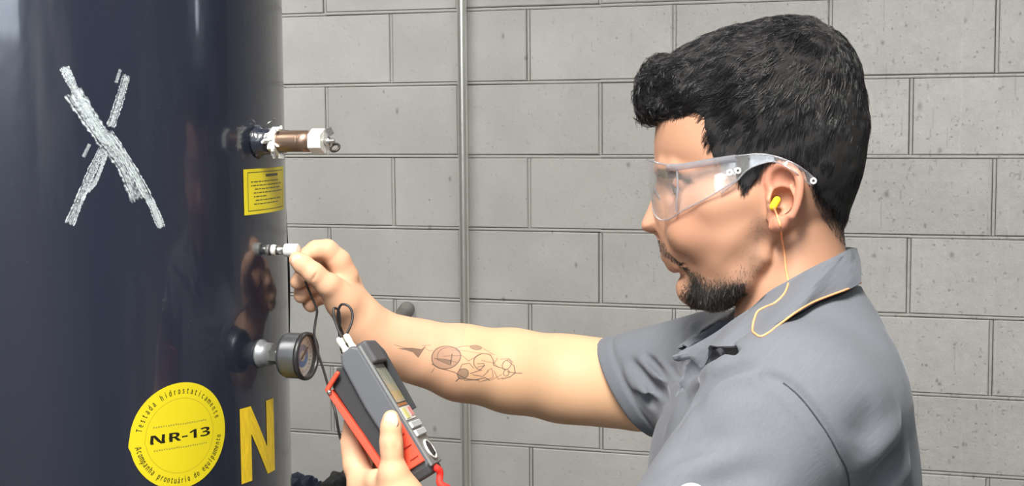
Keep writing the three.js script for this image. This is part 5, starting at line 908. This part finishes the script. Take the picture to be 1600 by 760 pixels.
// ---------------------------------------------------------------- safety glasses
{
  const t = thing('safety_glasses', 'clear wraparound safety glasses worn by the man', 'glasses', BO); t.quaternion.copy(person.quaternion); t.updateMatrixWorld(true);
  const clear = phy({ color: 0xffffff, transmission: 0.95, roughness: 0.13, thickness: 0, ior: 1.55 }), rimM = phy({ color: sRGB(214, 214, 220), transmission: 0.8, roughness: 0.18, thickness: 0, ior: 1.5 });
  const topC = [[1011, 250, 0], [1012, 250, 14], [1019, 252, 30], [1033, 256, 46], [1050, 259, 56], [1063, 258, 61], [1105, 250, 69], [1150, 244, 74.5]], botC = [[1020, 300, 0], [1020, 326, 14], [1026, 340, 28], [1038, 345, 42], [1051, 340, 53], [1064, 331, 60], [1106, 309, 68.5], [1150, 282, 74]];
  const headOrHair = (x, y, z) => Math.min(headField(x, y, z), hairField(x, y, z));
  const cv = (a, s) => curveOf(a.map(([x, y, z]) => { let zz = z / 1000, q = H(x, y, zz); if (z > 50) for (let i = 0; i < 30 && headOrHair(...q) < 0.0028; i++) { zz += 0.001; q = H(x, y, zz); } return V(q[0], q[1], q[2] * s); }));
  const sheet = (A, B, n, m, th, s, bulge = 0) => { const pos = [], idx = []; const P = (i, j) => { const u = i / n, v = j / m, a = A.getPoint(u), b = B.getPoint(u), p = a.clone().lerp(b, v); const o = V(p.x - 0.03, 0, p.z).normalize(); return [p.addScaledVector(o, bulge * Math.sin(v * Math.PI)), o]; };
    for (const k of [0, 1]) for (let i = 0; i <= n; i++) for (let j = 0; j <= m; j++) { const [p, o] = P(i, j); p.addScaledVector(o, -k * th); pos.push(p.x, p.y, p.z); }
    const K = (n + 1) * (m + 1), id = (i, j, k) => k * K + i * (m + 1) + j, Q = (a, b, c, d) => s > 0 ? idx.push(a, b, c, a, c, d) : idx.push(a, c, b, a, d, c);
    for (let i = 0; i < n; i++) for (let j = 0; j < m; j++) { Q(id(i, j, 0), id(i, j + 1, 0), id(i + 1, j + 1, 0), id(i + 1, j, 0)); Q(id(i, j, 1), id(i + 1, j, 1), id(i + 1, j + 1, 1), id(i, j + 1, 1)); }
    for (let i = 0; i < n; i++) { Q(id(i, 0, 0), id(i + 1, 0, 0), id(i + 1, 0, 1), id(i, 0, 1)); Q(id(i, m, 0), id(i, m, 1), id(i + 1, m, 1), id(i + 1, m, 0)); }
    for (let j = 0; j < m; j++) { Q(id(0, j, 0), id(0, j, 1), id(0, j + 1, 1), id(0, j + 1, 0)); Q(id(n, j, 0), id(n, j + 1, 0), id(n, j + 1, 1), id(n, j, 1)); }
    const g = new THREE.BufferGeometry(); g.setAttribute('position', new THREE.Float32BufferAttribute(pos, 3)); g.setIndex(idx); return toCreasedNormals(g, 0.7); };
  const tT = [[1126, 247, 72], [1160, 243, 76], [1190, 241, 79.5], [1216, 246, 81], [1245, 258, 80], [1268, 275, 78], [1276, 283, 77]], tB = [[1126, 303, 72], [1150, 284, 75], [1166, 267, 77], [1184, 258, 79.5], [1210, 253, 81], [1240, 268, 80], [1262, 286, 78], [1270, 291, 77]];
  for (const s of [1, -1]) {
    mesh('lens', sheet(cv(topC, s), cv(botC, s), 40, 10, 0.0018, s, 0.001), clear, t);
    mesh('temple', sheet(cv(tT, s), cv(tB, s), 36, 4, 0.0024, s), clear, t);
    const T = cv(topC, s), B = cv(botC, s);
    mesh('rim', merge([new THREE.TubeGeometry(T, 50, 0.0010, 8), new THREE.TubeGeometry(B, 50, 0.0007, 8), new THREE.TubeGeometry(cv(tT, s), 40, 0.0007, 8), new THREE.TubeGeometry(cv(tB, s), 40, 0.0006, 8)]), rimM, t);
    // thick moulded brow bar and the upright fold where the front meets the side shield
    const bb = [[1044, 261, 55], [1062, 261, 62.5], [1105, 254, 70.5], [1150, 247, 76]]; mesh('brow_bar', new THREE.TubeGeometry(cv(bb, s), 30, 0.0030, 10), rimM, t);
    const fold = [[1057, 262, 60], [1059, 285, 61], [1058, 310, 60.5], [1056, 332, 58]]; mesh('fold', new THREE.TubeGeometry(cv(fold, s), 20, 0.0010, 8), rimM, t);
    for (const [x, y, z] of [[1140, 270, 75.5], [1153, 267, 77], [1271, 283, 79.5]]) { const q = H(x, y, z / 1000), g = new THREE.TorusGeometry(0.0020, 0.0009, 8, 20); g.translate(q[0], q[1], q[2]); if (s < 0) g.scale(1, 1, -1); mesh('rivet', g, std({ color: sRGB(225, 225, 228), roughness: 0.3 }), t); }
  }
  mesh('nose_piece', new THREE.TubeGeometry(curveOf([V(...H(1036, 318, 0.014)), V(...H(1024, 298, 0.007)), V(...H(1021, 292, 0)), V(...H(1024, 298, -0.007)), V(...H(1036, 318, -0.014))]), 24, 0.0015, 8), rimM, t);
}
// ---------------------------------------------------------------- ear plugs on an orange cord
{
  const t = thing('corded_earplugs', 'yellow foam earplugs on an orange cord hung round the neck', 'earplugs', BO); t.quaternion.copy(person.quaternion); t.updateMatrixWorld(true);
  const yel = std({ color: sRGB(244, 206, 36), roughness: 0.8 }), org = std({ color: sRGB(238, 164, 114), roughness: 0.6 });
  const skinF = (x, y, z) => Math.min(headField(x, y, z), shirtField(x, y, z));
  const collarZ = (x, y, z) => skinF(x, y, z);
  for (const s of [1, -1]) { const a = V(...E3(1214, 308, -4)), b = V(...E3(1208, 317, 2.5)), g = new THREE.CapsuleGeometry(0.0033, a.distanceTo(b), 6, 16); g.applyQuaternion(new THREE.Quaternion().setFromUnitVectors(V(0, 1, 0), b.clone().sub(a).normalize())); g.translate((a.x + b.x) / 2, (a.y + b.y) / 2, (a.z + b.z) / 2); if (s < 0) g.scale(1, 1, -1); mesh('plug', g, yel, t); }
  person.updateMatrixWorld(true); const rc = new THREE.Raycaster(), on = []; person.traverse((o) => { if (o.isMesh && /^(collar|shirt|body)/.test(o.name)) { o.material.side = THREE.DoubleSide; on.push(o); } });
  const at = (x, y, z) => { const b = V(...H(x, y, z / 1000)); if (z < 0 || y < 335 || x > 1334) return b; rc.set(CAMP, ray(x, y)); const h = rc.intersectObjects(on, false)[0]; if (!h) return b; return h.point.clone().addScaledVector(ray(x, y), -0.0012).applyMatrix4(BI); };
  const near = [at(1209, 324, 78), at(1214, 337, 79), at(1219, 352, 78), at(1222, 375, 74), at(1226, 398, 71), at(1228, 420, 70), at(1231, 436, 74), at(1231, 446, 76), at(1224, 461, 79), at(1210, 474, 81), at(1196, 480, 82), at(1185, 486, 82), at(1179, 498, 82), at(1176, 512, 82), at(1180, 522, 83), at(1190, 526, 85), at(1200, 521, 88), at(1217, 508, 90), at(1240, 491, 86), at(1270, 473, 74), at(1300, 461, 56), at(1322, 453, 38), at(1338, 445, 16), at(1345, 442, 0)];
  const far = [at(1345, 442, 0), at(1338, 445, -20), at(1300, 462, -56), at(1240, 490, -86), at(1190, 480, -84), at(1230, 440, -78), at(1220, 370, -77), at(1209, 324, -78)];
  mesh('cord', merge([tube(near, 0.00095, 240, 8), tube(far, 0.00095, 80, 8)]), org, t);
}
renderer.render(scene, camera);
